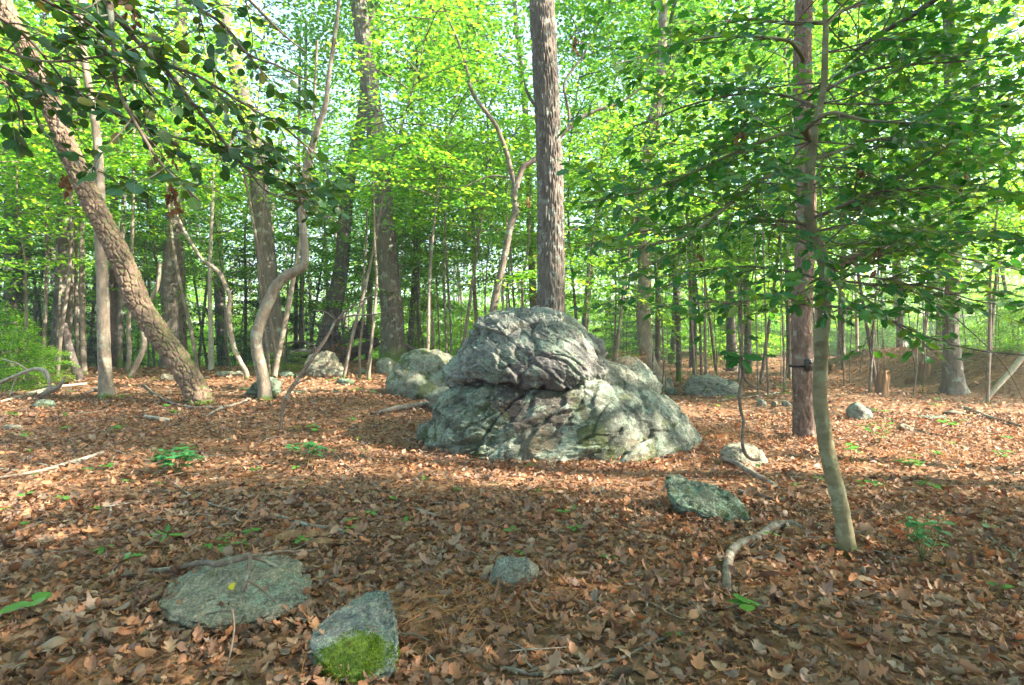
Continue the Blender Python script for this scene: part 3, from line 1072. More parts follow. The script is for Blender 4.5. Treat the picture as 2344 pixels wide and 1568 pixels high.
def crown_proto(name, R=4.2, H=6.5, nclump=34, per=330, lsize=.15, mat=None, cs=.85):
    """a wide leafy crown whose limbs start at the origin and go up and out"""
    wood, fol = MB(), MB()
    for i in range(9):
        az = rng.uniform(0, 2 * PI)
        el = rng.uniform(.2, 1.2)
        d = np.array([math.cos(az) * math.cos(el), math.sin(az) * math.cos(el), math.sin(el)])
        pth = limb_path([0, 0, rng.uniform(-1, H * .3)], d, R * rng.uniform(.8, 1.15))
        tube(wood, pth, np.linspace(.07, .015, len(pth)), 5, .5)
    for i in range(nclump):
        az = rng.uniform(0, 2 * PI)
        rr = R * math.sqrt(rng.uniform(0.02, 1))
        z = rng.uniform(-.12, 1) * H * (1 - .45 * (rr / R) ** 2)
        c = np.array([math.cos(az) * rr, math.sin(az) * rr, z])
        k = int(per * rng.uniform(.6, 1.4))
        o = rng.normal(size=(k, 3)) * np.array([cs, cs, .32])
        o[:, 2] += .12 * np.round(rng.normal(size=k) * 2)
        p = c + o
        A = o * np.array([1, 1, .2]) + rng.normal(size=(k, 3)) * .5
        A[:, 2] -= .25
        Nn = rng.normal(size=(k, 3)) * .45 + np.array([0, 0, 1])
        leaves(fol, p, A, Nn, rng.uniform(.7, 1.25, k) * lsize, leaf_proto('rhomb'), 1.15)
    return wood.mesh(name + '_limbs', M['bark_grey']), fol.mesh(name, mat or M['canopy'], smooth=False)


def _shade():
    return [crown_proto('crown', 4.6, 4.5, 19, 520, .17, None, .62) for k in range(3)]  # clumpy crowns shaped to dapple the floor from out of view


def spray_proto(name, H=6.0, R=2.3, nb=26, per=330, lsize=.10, z0=.3, mat=None, rt=.035, kind='rhomb', lean=.1, droop=.25):
    """an understory tree: a thin stem and flat layered sprays of leaves"""
    wood, fol = MB(), MB()
    dd = np.array([rng.normal() * lean, rng.normal() * lean, 1])
    st = limb_path([0, 0, -.1], dd, H, 8, wander=.05)
    tube(wood, st, np.linspace(rt, .008, len(st)), 7, .4)
    cs, _ = smooth_path(st, np.ones(len(st)), .15)
    pr = leaf_proto(kind)
    for i in range(nb):
        f = z0 + (1 - z0) * (i + rng.uniform(0, 1)) / nb
        b = cs[min(len(cs) - 1, int(f * len(cs)))]
        az = i * 2.4 + rng.uniform(-.5, .5)
        L = R * (1.15 - .75 * max(0, f - .35) / .65) * rng.uniform(.65, 1.2)
        el = rng.uniform(.0, .45)
        d = np.array([math.cos(az) * math.cos(el), math.sin(az) * math.cos(el), math.sin(el)])
        pth = limb_path(b, d, L, 5, sag=.5, wander=.1)
        tube(wood, pth, np.linspace(rt * .4, .004, len(pth)), 4, .5)
        c2, _ = smooth_path(pth, np.ones(len(pth)), .05)
        k = int(per * rng.uniform(.6, 1.3) * L / R)
        t = rng.beta(1.6, 1.1, k)
        base = c2[np.clip((t * (len(c2) - 1)).astype(int), 0, len(c2) - 1)]
        w = .16 * R + .30 * R * np.sin(np.clip(t, .05, 1) * PI * .85)
        lat = rng.normal(size=k) * w * .55
        side = np.cross([0, 0, 1], d)
        side /= np.linalg.norm(side)
        p = base + side * lat[:, None]
        p[:, 2] += rng.normal(size=k) * .045 - droop * np.abs(lat) ** 1.5 * .4
        A = d * .7 + side * np.sign(lat)[:, None] * rng.uniform(.2, 1.1, k)[:, None] + rng.normal(size=(k, 3)) * .25
        A[:, 2] -= rng.uniform(.0, .6, k)
        Nn = rng.normal(size=(k, 3)) * .28 + np.array([0, 0, 1])
        leaves(fol, p, A, Nn, rng.uniform(.65, 1.25, k) * lsize, pr, 1.1)
    return wood.mesh(name + '_stem', M['bark_grey']), fol.mesh(name, mat or M['under'], smooth=False)


CROWN = [crown_proto('crown', per=330, lsize=.17) for k in range(4)]
SPRAY = [spray_proto('crown', 8.0, 2.6, 24, 330, .13, .36, droop=.4),
         spray_proto('crown', 5.4, 2.1, 18, 300, .12, .42, droop=.35),
         spray_proto('crown', 10.5, 3.0, 30, 360, .14, .38, droop=.4),
         spray_proto('crown', 3.4, 1.5, 14, 200, .10, .35),
         spray_proto('crown', 6.8, 2.4, 20, 330, .125, .42, droop=.4),
         spray_proto('crown', 13.0, 3.4, 40, 300, .15, .32, rt=.06)]
LOWS = [spray_proto('crown', 7.0, 2.6, 30, 360, .14, .10, droop=.4), spray_proto('crown', 9.0, 3.0, 36, 380, .15, .12, droop=.4), spray_proto('crown', 5.0, 2.2, 24, 320, .13, .08, droop=.4)]
HIGH = spray_proto('crown', 9.0, 2.5, 26, 260, .12, .48, droop=.4, rt=.045)
BUSH = [spray_proto('crown', 2.2, 1.2, 26, 300, .085, .02, rt=.018, droop=.5),
        spray_proto('crown', 1.5, 1.0, 20, 240, .075, .02, rt=.014, droop=.5)]
EVER = spray_proto('crown', 4.2, 1.7, 34, 420, .085, .05, mat=M['dark_bush'], rt=.03)


# ------------------------------------------------------------------ trees one can tell apart
def tree(name, label, pts, mat, D=None, nseg=14, wob=.0, rough=.06, bark=None, flare=.25, top=None, crown=None, cat='tree', seed=1,
         limbs=(), step=.12, dl=None, part='trunk', rtop=.5, wscale=1.0):
    """pts: (x, y, width) in view pixels from the base up; D from the foot on the ground unless given"""
    if D is None:
        D = G(pts[0][0], pts[0][1])[1]
    Ds = [D + (0 if dl is None else dl * i / (len(pts) - 1)) for i in range(len(pts))]
    pp, rr = px_tube(pts, Ds)
    rr = rr * wscale
    g = tz(pp[0][0], pp[0][1])
    if pp[0][2] > g - .05:
        pp = np.vstack([[pp[0][0], pp[0][1], g - .12], pp if pp[0][2] > g + .12 else pp[1:]])
        rr = np.concatenate([[rr[0]], rr if len(rr) + 1 == len(pp) else rr[1:]])
    if top:
        d = pp[-1] - pp[-2]
        d = d / np.linalg.norm(d)
        d = d * .5 + np.array([0, 0, .7])
        d /= np.linalg.norm(d)
        need = (top - pp[-1][2]) / d[2]
        if need > .5:
            for k in (1, 2, 3):
                pp = np.vstack([pp, pp[-1] + d * need / 3])
                rr = np.append(rr, rr[-1] * .88)
    base = np.array([pp[0][0], pp[0][1], g])
    root = empty(name, base, label, cat)
    mb = MB()
    tube(mb, pp - base, rr, nseg, step, wob, rough, seed, bark, flare)
    obj(part, mb.mesh(part, mat), root)
    for lp in limbs:
        q, w = px_tube(lp, D + (dl or 0) * .5)
        mb = MB()
        tube(mb, q - base, w, 9, .1, 0, .05, seed + 5)
        obj('branch', mb.mesh('branch', mat), root)
    if crown is not None and crown % 2 == 0:
        limbm, fol = CROWN[crown % 4]
        o = obj('crown', fol, root, pp[-1] - base, seed * 1.7)
        obj('limbs', limbm, o)
    return root


tree('leaning_oak', 'thick leaning trunk with blocky brown bark and moss on its upper side',
     [(464, 925, 62), (446, 890, 57), (408, 826, 55), (356, 755, 54), (316, 690, 54), (284, 610, 52), (256, 550, 50), (215, 470, 48), (176, 385, 46), (138, 300, 44), (104, 210, 42), (62, 120, 41), (22, 40, 40), (-25, -80, 38), (-60, -250, 36)],
     M['bark_lean'], wscale=.88, nseg=170, step=.013, rough=.05, bark=('plate', .036, .060), flare=.10, seed=3, top=13, crown=0)
tree('oak', 'tall straight ridged grey trunk rising behind the top of the great boulder',
     [(1262, 900, 70), (1262, 780, 66), (1262, 700, 64), (1261, 560, 62), (1259, 400, 60), (1252, 250, 58), (1246, 120, 57), (1239, 0, 56), (1230, -160, 54)],
     M['bark_oak'], D=9.4, nseg=150, step=.02, rough=.03, bark=('ridge', .028, .036), flare=.12, seed=4, top=15, crown=1,
     limbs=[[(1256, 255, 10), (1232, 248, 9), (1218, 232, 7), (1205, 205, 6), (1199, 180, 3)]])
tree('oak', 'broad dark ridged trunk flared at the foot, left of the spotted rock beside the boulder',
     [(903, 833, 62), (900, 790, 54), (896, 700, 50), (888, 600, 47), (880, 500, 46), (872, 400, 44), (858, 290, 42), (842, 160, 38), (825, 40, 36), (812, -60, 34)],
     M['bark_oak2'], nseg=72, step=.04, rough=.04, bark=('ridge', .03, .07), flare=.35, seed=5, top=17, crown=2)
tree('oak', 'dark straight trunk directly behind the crooked tree, left of centre',
     [(628, 838, 52), (622, 740, 46), (612, 620, 43), (600, 500, 41), (590, 400, 40), (575, 300, 37), (545, 180, 34), (518, 60, 32), (500, -60, 30)],
     M['bark_oak2'], D=14.5, nseg=48, step=.06, bark=('ridge', .02, .06), flare=.2, seed=6, top=16, crown=3)
tree('oak', 'dark purple trunk leaning right behind the tall pale rock',
     [(742, 812, 46), (752, 760, 40), (768, 690, 36), (782, 600, 32), (790, 500, 30), (798, 420, 28), (815, 330, 26), (830, 260, 24)],
     M['bark_oak2'], D=19, nseg=30, step=.12, flare=.2, seed=7, top=17, crown=0)
tree('crooked_tree', 'smooth brown tree with an S bend standing against the lichen covered rock',
     [(607, 917, 34), (606, 890, 28), (598, 845, 27), (588, 800, 26), (588, 765, 26), (600, 725, 25), (615, 690, 25), (630, 658, 24), (655, 632, 23), (682, 618, 21), (696, 605, 19), (699, 580, 17), (695, 540, 16), (690, 490, 16), (690, 440, 16), (700, 390, 15), (713, 340, 15), (728, 288, 14), (745, 240, 12), (752, 180, 10), (762, 110, 9), (773, 30, 8), (778, -60, 7)],
     M['bark_pale'], nseg=26, step=.04, rough=.05, flare=.25, seed=8, top=9)
tree('slender_tree', 'slender pale trunk just left of the thick leaning trunk, with moss at its foot',
     [(244, 912, 34), (242, 880, 29), (238, 800, 26), (236, 700, 25), (232, 600, 23), (228, 520, 21), (229, 440, 20), (224, 340, 18), (214, 260, 16), (200, 180, 15), (190, 110, 14), (186, 20, 12), (184, -60, 10)],
     M['bark_pale'], nseg=24, step=.06, flare=.25, seed=9, top=9)
tree('oak', 'straight grey trunk at the left edge of the picture',
     [(30, 825, 40), (30, 700, 34), (31, 560, 32), (28, 430, 31), (24, 300, 29), (20, 160, 26), (10, 0, 24), (5, -80, 22)], M['bark_oak'], D=16, nseg=30, step=.1, bark=('ridge', .015, .07), seed=10, top=16, crown=1)
tree('oak', 'grey green trunk second from the left edge',
     [(130, 868, 46), (140, 780, 40), (147, 650, 36), (150, 540, 34), (154, 420, 31), (160, 280, 28), (172, 100, 24), (180, -60, 20)], M['bark_oak2'], D=14.5, nseg=30, step=.1, bark=('ridge', .015, .07), seed=11, top=16, crown=2)
tree('sapling', 'thin brown stem between the two leftmost grey trunks',
     [(97, 845, 9), (104, 700, 8), (108, 600, 8), (106, 520, 7), (112, 440, 6), (128, 330, 5), (140, 200, 4)], M['bark_grey'], D=13, nseg=8, seed=12, top=8)
tree('oak', 'lit trunk behind the upper part of the leaning trunk, left of a paler one',
     [(386, 862, 40), (388, 760, 35), (388, 650, 33), (394, 540, 30), (398, 430, 28), (402, 300, 26), (408, 150, 24), (415, 0, 22)], M['bark_oak'], D=16.5, nseg=26, step=.12, bark=('ridge', .015, .07), seed=13, top=16, crown=3)
tree('oak', 'paler trunk close right of the lit trunk behind the leaning tree',
     [(418, 850, 26), (414, 760, 24), (412, 640, 22), (410, 520, 20), (412, 400, 18), (418, 200, 16)], M['bark_pale'], D=18, nseg=16, seed=14, top=15, crown=0)
tree('dead_tree', 'dark leaning trunk at far left low behind the slender trunks',
     [(186, 884, 20), (175, 850, 19), (163, 815, 17), (152, 775, 16), (146, 740, 12)], M['darkwood'], D=12.5, nseg=12, seed=15, cat='dead tree')
tree('sapling', 'straight brown stem left of the pale slender trunk',
     [(192, 872, 15), (190, 780, 12), (188, 660, 12), (187, 540, 11), (186, 400, 9), (180, 250, 8), (176, 60, 6)], M['bark_grey'], D=13.5, nseg=10, seed=16, top=11)
tree('sapling', 'thin grey stem close behind the straight brown stem',
     [(176, 862, 9), (175, 740, 8), (173, 600, 8), (172, 450, 7), (170, 250, 6)], M['bark_grey'], D=15, nseg=8, seed=17, top=11)
tree('pine', 'reddish trunk hidden partly by the pale slender trunk',
     [(262, 868, 20), (262, 760, 18), (258, 640, 17), (260, 500, 16), (262, 330, 15), (266, 150, 13)], M['bark_pine'], D=19, nseg=12, seed=18, top=16, crown=1)
tree('sapling', 'dark narrow stem right of the reddish trunk', [(275, 860, 13), (274, 760, 12), (278, 660, 11), (280, 540, 10), (284, 400, 8)], M['bark_oak2'], D=16, nseg=8, seed=19, top=12)
tree('sapling', 'pale stem in the gap under the leaning trunk',
     [(292, 872, 11), (296, 800, 10), (294, 740, 9), (300, 620, 8), (304, 480, 7)], M['bark_pale'], D=14, nseg=8, seed=20, top=10)
tree('fallen_sapling', 'pale stem slanting to the right under the leaning trunk',
     [(292, 875, 13), (312, 835, 13), (330, 790, 12), (326, 740, 10), (338, 700, 9), (360, 655, 9), (366, 600, 7)], M['bark_pale'], D=12.8, nseg=10, seed=21)
tree('birch', 'bright white sunlit stem right of the leaning trunk',
     [(483, 862, 14), (483, 800, 12), (482, 740, 10), (480, 660, 9), (482, 560, 8), (488, 430, 7)], M['bleached'], D=14.5, nseg=10, seed=22, top=9)
tree('bent_tree', 'thin wavy sunlit trunk bending left above a low stone ledge',
     [(564, 855, 11), (548, 825, 11), (535, 795, 11), (527, 750, 11), (523, 710, 11), (527, 682, 10), (516, 655, 10), (505, 630, 11), (488, 612, 9), (464, 595, 8), (440, 560, 7), (422, 529, 7), (400, 480, 5), (380, 420, 4)], M['bark_pale'], D=12.5, nseg=12, step=.05, seed=23, flare=.1)
tree('sapling', 'pale slanting stem right of the crooked tree',
     [(629, 852, 13), (640, 800, 12), (650, 752, 11), (662, 690, 11), (673, 630, 10), (684, 570, 9), (700, 480, 8), (712, 380, 7)], M['bark_pale'], D=12.8, nseg=10, seed=24, top=8)
tree('sapling', 'thin wavy stem between the crooked tree and the dark trunk behind it',
     [(617, 850, 8), (612, 800, 7), (606, 740, 7), (600, 680, 8), (592, 620, 6), (600, 540, 6)], M['bark_grey'], D=13.4, nseg=8, seed=25, top=6)
tree('sapling', 'reddish stem, left of a close pair behind the tall pale rock', [(677, 800, 11), (677, 740, 10), (678, 640, 9), (682, 500, 8)], M['bark_pine'], D=22, nseg=8, seed=26, top=13)
tree('sapling', 'pale stem, right of a close pair behind the tall pale rock', [(690, 802, 13), (690, 720, 11), (692, 600, 10), (696, 450, 9)], M['bark_pale'], D=21, nseg=8, seed=27, top=13)
tree('forked_tree', 'brown forked tree behind the boulder, one limb passing behind the tall ridged trunk',
     [(1124, 800, 20), (1128, 717, 18), (1140, 650, 16), (1151, 606, 15), (1160, 560, 15), (1168, 520, 15), (1180, 483, 17), (1176, 450, 16), (1180, 424, 17)],
     M['bark_grey'], D=12, nseg=22, step=.05, seed=28, flare=.1,
     limbs=[[(1180, 430, 14), (1175, 410, 12), (1168, 384, 11), (1160, 350, 11), (1147, 314, 10), (1133, 283, 10), (1112, 255, 10), (1092, 228, 9), (1077, 200, 9), (1068, 157, 6), (1058, 120, 5), (1046, 87, 5), (1022, 31, 4), (1005, -30, 3)],
            [(1181, 430, 16), (1190, 400, 14), (1200, 380, 13), (1227, 363, 12), (1258, 335, 12), (1287, 307, 11), (1312, 283, 11), (1340, 264, 10), (1374, 250, 9), (1420, 235, 6), (1470, 200, 4)],
            [(1301, 290, 7), (1303, 262, 6), (1298, 235, 6), (1291, 200, 6), (1297, 178, 5), (1318, 150, 5), (1336, 125, 5), (1350, 98, 4)],
            [(1170, 408, 4), (1140, 402, 4), (1110, 406, 3), (1080, 420, 3), (1040, 440, 2)]])
tree('slender_tree', 'pale sunlit trunk close left of the tall trunk behind the boulder',
     [(1222, 790, 22), (1222, 720, 18), (1218, 620, 17), (1213, 500, 16), (1209, 380, 15), (1203, 260, 14), (1194, 170, 13), (1182, 60, 11), (1175, -40, 9)], M['bark_pale'], D=19, nseg=12, seed=29, top=15, crown=2)
tree('oak', 'pale grey twisted trunk with a swept foot right of the boulder',
     [(1518, 896, 44), (1500, 862, 36), (1483, 820, 34), (1475, 760, 33), (1473, 700, 32), (1476, 630, 30), (1472, 560, 29), (1467, 490, 28), (1469, 430, 27), (1476, 370, 27), (1484, 310, 26), (1500, 255, 25), (1510, 200, 23), (1516, 120, 21), (1518, 30, 19), (1520, -70, 17)],
     M['bark_pale'], nseg=34, step=.07, bark=('ridge', .012, .05), flare=.25, seed=30, top=14, crown=3)
tree('oak', 'grey trunk with a root flare at the far right of the clearing',
     [(2184, 903, 50), (2182, 870, 40), (2178, 800, 34), (2176, 740, 31), (2182, 620, 28), (2187, 480, 27), (2186, 380, 26), (2182, 280, 25), (2174, 174, 24), (2172, 80, 22), (2170, -40, 20)],
     M['bark_oak'], nseg=34, step=.07, bark=('ridge', .014, .05), flare=.55, seed=31, top=14, crown=0)
pine = tree('pine', 'reddish flaky pine trunk behind the slender front trunk, with a dark camera strapped to it',
     [(1843, 1004, 60), (1842, 980, 53), (1840, 920, 50), (1837, 830, 48), (1835, 717, 46), (1842, 600, 46), (1845, 453, 45), (1839, 279, 43), (1837, 140, 41), (1841, 0, 40), (1845, -100, 38)],
     M['bark_pine'], wscale=.92, nseg=110, step=.022, rough=.04, bark=('plate', .014, .045), flare=.12, seed=32, top=14, crown=1)
for k, (lb, pts, mt, D) in enumerate([
    ('dark thin trunk right of the twisted trunk, standing in leaf litter', [(1554, 832, 13), (1553, 760, 11), (1550, 700, 10), (1543, 640, 9), (1541, 560, 8), (1538, 400, 7)], 'bark_oak2', 17),
    ('grey trunk close right of the twisted trunk', [(1506, 838, 13), (1506, 760, 12), (1505, 660, 11), (1500, 500, 10)], 'bark_grey', 18),
    ('purple grey trunk in the middle distance right of the boulder', [(1676, 806, 26), (1673, 740, 21), (1670, 660, 19), (1666, 520, 17), (1662, 350, 15)], 'bark_oak', 25),
    ('thin pale stem in the litter behind the long grey outcrop', [(1617, 858, 5), (1615, 780, 5), (1614, 700, 4), (1612, 600, 4)], 'bark_pale', 14),
    ('thin grey trunk left of the purple grey one', [(1591, 824, 9), (1592, 760, 8), (1590, 680, 8), (1590, 560, 7)], 'bark_oak2', 24),
    ('pale trunk far behind the thin grey trunks, right of the boulder', [(1585, 806, 15), (1585, 740, 14), (1582, 640, 13), (1580, 500, 12)], 'bark_oak', 28),
    ('dark trunk in shade right of the purple grey trunk', [(1712, 822, 18), (1712, 760, 16), (1708, 660, 15), (1704, 520, 13)], 'bark_oak2', 22),
    ('brown trunk just left of the reddish pine', [(1806, 838, 13), (1806, 760, 12), (1803, 660, 11), (1800, 500, 10)], 'bark_grey', 18),
    ('blue grey trunk just right of the slender front trunk in the distance', [(1926, 822, 18), (1925, 770, 15), (1926, 700, 14), (1932, 560, 12)], 'bark_oak', 24),
    ('thin stem right of the blue grey trunk', [(1962, 812, 7), (1961, 740, 7), (1958, 640, 6)], 'bark_pale', 26),
    ('grey trunk midway between the slender front trunk and the far right trunk', [(2060, 820, 17), (2060, 760, 15), (2058, 660, 14), (2052, 500, 12)], 'bark_oak', 24),
    ('leaning dark stem midway on the right', [(2075, 812, 10), (2060, 760, 10), (2050, 700, 9), (2046, 600, 8)], 'bark_oak2', 27),
    ('slim trunk far left of the forked tree, left of centre', [(1094, 815, 9), (1091, 742, 9), (1086, 660, 8), (1084, 560, 8), (1080, 430, 7)], 'bark_pale', 18),
    ('left stem of a parallel pair of thin dark saplings behind the boulder', [(1022, 810, 6), (1020, 730, 5), (1016, 640, 5), (1018, 540, 4)], 'bark_oak2', 14),
    ('right stem of a parallel pair of thin dark saplings behind the boulder', [(1033, 812, 6), (1031, 730, 5), (1026, 660, 5), (1020, 560, 4)], 'bark_oak2', 14.3),
    ('thin sunlit stem between the dark oak and the parallel saplings', [(990, 822, 7), (992, 760, 7), (986, 700, 5), (984, 600, 5)], 'bark_pale', 16),
    ('grey trunk close right of the broad dark oak', [(937, 830, 15), (942, 740, 14), (948, 650, 13), (956, 560, 12), (962, 400, 10)], 'bark_oak2', 20),
    ('thin pale wavy stem left of the broad dark oak, nearest to it', [(844, 848, 9), (850, 790, 7), (856, 720, 7), (862, 650, 6), (858, 560, 5)], 'bark_pale', 12.5),
    ('second thin wavy stem left of the broad dark oak', [(823, 848, 7), (824, 790, 6), (832, 720, 6), (830, 660, 5), (838, 560, 5)], 'bark_grey', 12.8),
    ('thin stem just left of the tall trunk behind the boulder', [(1196, 760, 7), (1197, 700, 6), (1196, 640, 6), (1206, 590, 5), (1212, 520, 5)], 'bark_grey', 13),
    ('thin pale stem right of the forked tree', [(1153, 760, 5), (1152, 700, 5), (1152, 640, 4), (1158, 560, 4)], 'bark_pale', 13),
    ('thin bare stem rising behind the left part of the boulder', [(1181, 760, 6), (1176, 690, 5), (1172, 620, 5), (1168, 560, 4)], 'bark_oak2', 14),
    ('slender trunk right of the broad dark oak, with light bark', [(842, 800, 14), (846, 700, 13), (850, 560, 12), (858, 420, 10)], 'bark_pale', 23),
    ('leftmost of the thin stems in front of the purple grey trunk', [(1700, 846, 5), (1698, 780, 5), (1697, 700, 5), (1694, 600, 4)], 'bark_grey', 15),
    ('thin stem left of the brown trunk near the pine, second from it', [(1735, 868, 4), (1733, 800, 4), (1730, 700, 4)], 'bark_pale', 13),
    ('thin reddish stem nearest left of the pine', [(1758, 878, 5), (1754, 800, 5), (1752, 700, 4), (1748, 600, 4)], 'bark_grey', 12.6),
    ('thin pale stem touching the view of the pine on its left', [(1795, 864, 5), (1794, 800, 5), (1790, 700, 4)], 'bark_pale', 13.4),
]):
    tree('sapling' if pts[0][2] < 11 else 'tree', lb, pts, M[mt], D=D, nseg=9, seed=40 + k, top=(4.2 + k % 3 * .6) if pts[0][2] < 9.5 else 11 + (k % 4), crown=(k if pts[0][2] > 12 else None), step=.25)

# bent bare sapling in the left foreground
D_s = G(641, 992)[1]
b_ = P(641, 992, D_s)
b_[2] = tz(b_[0], b_[1])
sp_root = empty('sapling', b_, 'bare bent reddish sapling with forked twigs in front of the trees, left of the boulder', 'sapling')
mb = MB()
pth, rr = px_tube([(641, 992, 6), (645, 950, 7), (652, 920, 8), (660, 900, 9), (672, 882, 9), (693, 852, 8), (725, 805, 8), (749, 770, 7), (762, 745, 6), (770, 732, 6)], D_s)
pth[0][2] -= .05
tube(mb, pth - b_, rr, 10, .04, rough=.12, seed=2)
obj('stem', mb.mesh('stem', M['twig']), sp_root)
for tw in ([(770, 732, 5), (807, 722, 4), (854, 720, 3.5), (889, 713, 3), (912, 699, 2)], [(768, 735, 5), (795, 709, 4), (830, 690, 3.5), (850, 675, 3), (868, 655, 2)],
           [(768, 732, 3), (749, 716, 3), (735, 712, 2.5), (722, 711, 2)], [(672, 884, 3.5), (690, 873, 3), (705, 868, 2.5), (716, 870, 2)], [(889, 713, 2.5), (905, 690, 2), (908, 670, 1.5)], [(725, 805, 2.5), (718, 790, 2), (700, 785, 1.5)]):
    q, w = px_tube(tw, D_s)
    mb = MB()
    tube(mb, q - b_, w, 7, .05, seed=1)
    obj('twig', mb.mesh('twig', M['twig']), sp_root)

# bleached pole
gp = G(2248, 922)
mb = MB()
q, w = px_tube([(2248, 924, 8), (2270, 899, 10), (2294, 872, 12), (2318, 845, 12), (2340, 818, 13), (2380, 768, 12), (2430, 700, 11)], gp[1])
tube(mb, q, w, 12, .08, rough=.06, seed=3)
tag(obj('leaning_pole', mb.mesh('leaning_pole', M['bleached'])), 'bleached bare pole leaning out of the right edge of the picture', 'dead branch')

# thin bare stems crowding the wood on the right and in the middle
THIN = []
for k in range(4):
    r_t = np.random.default_rng(70 + k)
    q = [np.array([0, 0, -.05])]
    d = np.array([r_t.normal() * .06, r_t.normal() * .06, 1])
    for j in range(7):
        d = d + r_t.normal(size=3) * .07
        d[2] = abs(d[2])
        d /= np.linalg.norm(d)
        q.append(q[-1] + d * .75)
    mb = MB()
    tube(mb, np.array(q), np.linspace(.017, .005, 8), 7, .15, rough=.08, seed=k)
    for j in range(6):
        i = int(r_t.integers(2, 7))
        dd = np.array([r_t.normal(), r_t.normal(), .6])
        tube(mb, limb_path(q[i], dd, r_t.uniform(.3, .8), 4, wander=.2), np.linspace(.005, .0015, 5), 4, .2)
    THIN.append(mb.mesh('thin_stem', M[['bark_grey', 'bark_pale', 'bark_oak2', 'bark_grey'][k]]))
r_t = np.random.default_rng(80)
for k in range(74):
    px_ = r_t.uniform(1380, 2344) if k < 52 else r_t.uniform(380, 1240)
    D_ = r_t.uniform(12.5, 30) if px_ > 1380 else r_t.uniform(15, 28)
    x_ = (px_ - HX) / FPX * D_
    tag(obj('thin_sapling', THIN[k % 4], None, (x_, D_, tz(x_, D_)), r_t.uniform(0, 6.28), (1, 1, r_t.uniform(.6, 1.3))),
        'thin leafless sapling stem standing among the trunks behind the clearing', 'sapling', 'thin bare saplings behind the clearing')

# trail camera and its strap on the pine
pc = P(1857, 832, 6.62)
Dp = pine.location[1]
cx = P(1838, 834, Dp)
cam_root = empty('trail_camera', (cx[0] - .040, Dp - .13, cx[2] - .06), 'small black trail camera strapped to the reddish pine trunk', 'camera')
import bmesh


def box_mb(mb, c, s, bev=.006):
    bm = bmesh.new()
    bmesh.ops.create_cube(bm, size=1)
    for v in bm.verts:
        v.co = Vector((v.co.x * s[0], v.co.y * s[1], v.co.z * s[2]))
    if bev:
        bmesh.ops.bevel(bm, geom=bm.edges[:], offset=bev, segments=2, affect='EDGES')
    bmesh.ops.triangulate(bm, faces=bm.faces[:])
    v = np.array([x.co[:] for x in bm.verts]) + np.array(c)
    f = np.array([[x.index for x in fc.verts] for fc in bm.faces])
    bm.free()
    mb.add(v, f)


mb = MB()
box_mb(mb, (0.03, -.03, 0.06), (.075, .09, .16), .01)
obj('housing', mb.mesh('housing', M['black'], False), cam_root)
mb = MB()
box_mb(mb, (0.03, -.08, 0.095), (.05, .012, .05), .004)
obj('lens_window', mb.mesh('lens_window', M['lens'], False), cam_root)
mb = MB()
th = np.linspace(0, 2 * PI, 40)
rs = .155
ring = []
for zz, ro in ((-.012, rs), (.012, rs), (.012, rs + .006), (-.012, rs + .006)):
    ring.append(np.stack([np.cos(th) * ro + .040, np.sin(th) * ro + .13, th * 0 + zz + .045 + .012 * np.cos(th)], 1))
rv = np.concatenate(ring)
n4 = len(th)
i = np.arange(n4 - 1)
fs = np.concatenate([np.stack([a * n4 + i, a * n4 + i + 1, ((a + 1) % 4) * n4 + i + 1, ((a + 1) % 4) * n4 + i], 1) for a in range(4)])
mb.add(rv, fs)
obj('strap', mb.mesh('strap', M['strap']), cam_root)


# rotten stumps
def stump(px, py, w_px, h, label, seed, D=None, mat='rotwood'):
    g = G(px, py)
    r = w_px * g[1] / FPX / 2
    nseg = 44
    mb = MB()
    pts = np.array([[0, 0, -.05], [0, 0, h * .3], [.02, 0, h * .7], [.03, 0, h]])
    c, rr = smooth_path(pts, np.array([r * 1.1, r, r * 1.05, r * .9]), .02)
    n = len(c)
    th = np.linspace(0, 2 * PI, nseg + 1)
    rad = rr[:, None] * (1 + .22 * perlin(np.stack([np.cos(th) * 2.2, np.sin(th) * 2.2, th * 0 + seed], 1), 1)[None, :] + .12 * perlin(np.stack([np.tile(np.cos(th) * 6, n), np.tile(np.sin(th) * 6, n), np.repeat(c[:, 2], nseg + 1) * 2], 1), 2).reshape(n, -1))
    topj = .28 * h * perlin(np.stack([np.cos(th) * 2.6, np.sin(th) * 2.6, th * 0 + seed * 2.2], 1), 3)
    z = c[:, 2][:, None] + topj[None] * (c[:, 2] / h)[:, None]
    v = np.stack([rad * np.cos(th) + c[:, 0][:, None], rad * np.sin(th), z], -1).reshape(-1, 3)
    a = (np.arange(n - 1)[:, None] * (nseg + 1) + np.arange(nseg)[None]).ravel()
    f = np.stack([a, a + 1, a + nseg + 2, a + nseg + 1], 1)
    top = len(v)
    v = np.vstack([v, [0, 0, h * .7]])
    i = np.arange(nseg) + (n - 1) * (nseg + 1)
    mb.add(v, [f, np.stack([i, i + 1, i * 0 + top], 1)])
    tag(obj('stump', mb.mesh('stump', M[mat]), None, g), label, 'stump')


stump(2019, 902, 26, .50, 'ragged brown rotten stump on the right between the pine and the far right trunk', 3)
stump(2117, 868, 20, .42, 'reddish broken stump beside the far right trunk, on its left', 4)
stump(2078, 878, 10, .18, 'tiny reddish stump between the two rotten stumps', 5)
stump(1903, 850, 10, .2, 'little dark stub right behind the slender front trunk', 6)


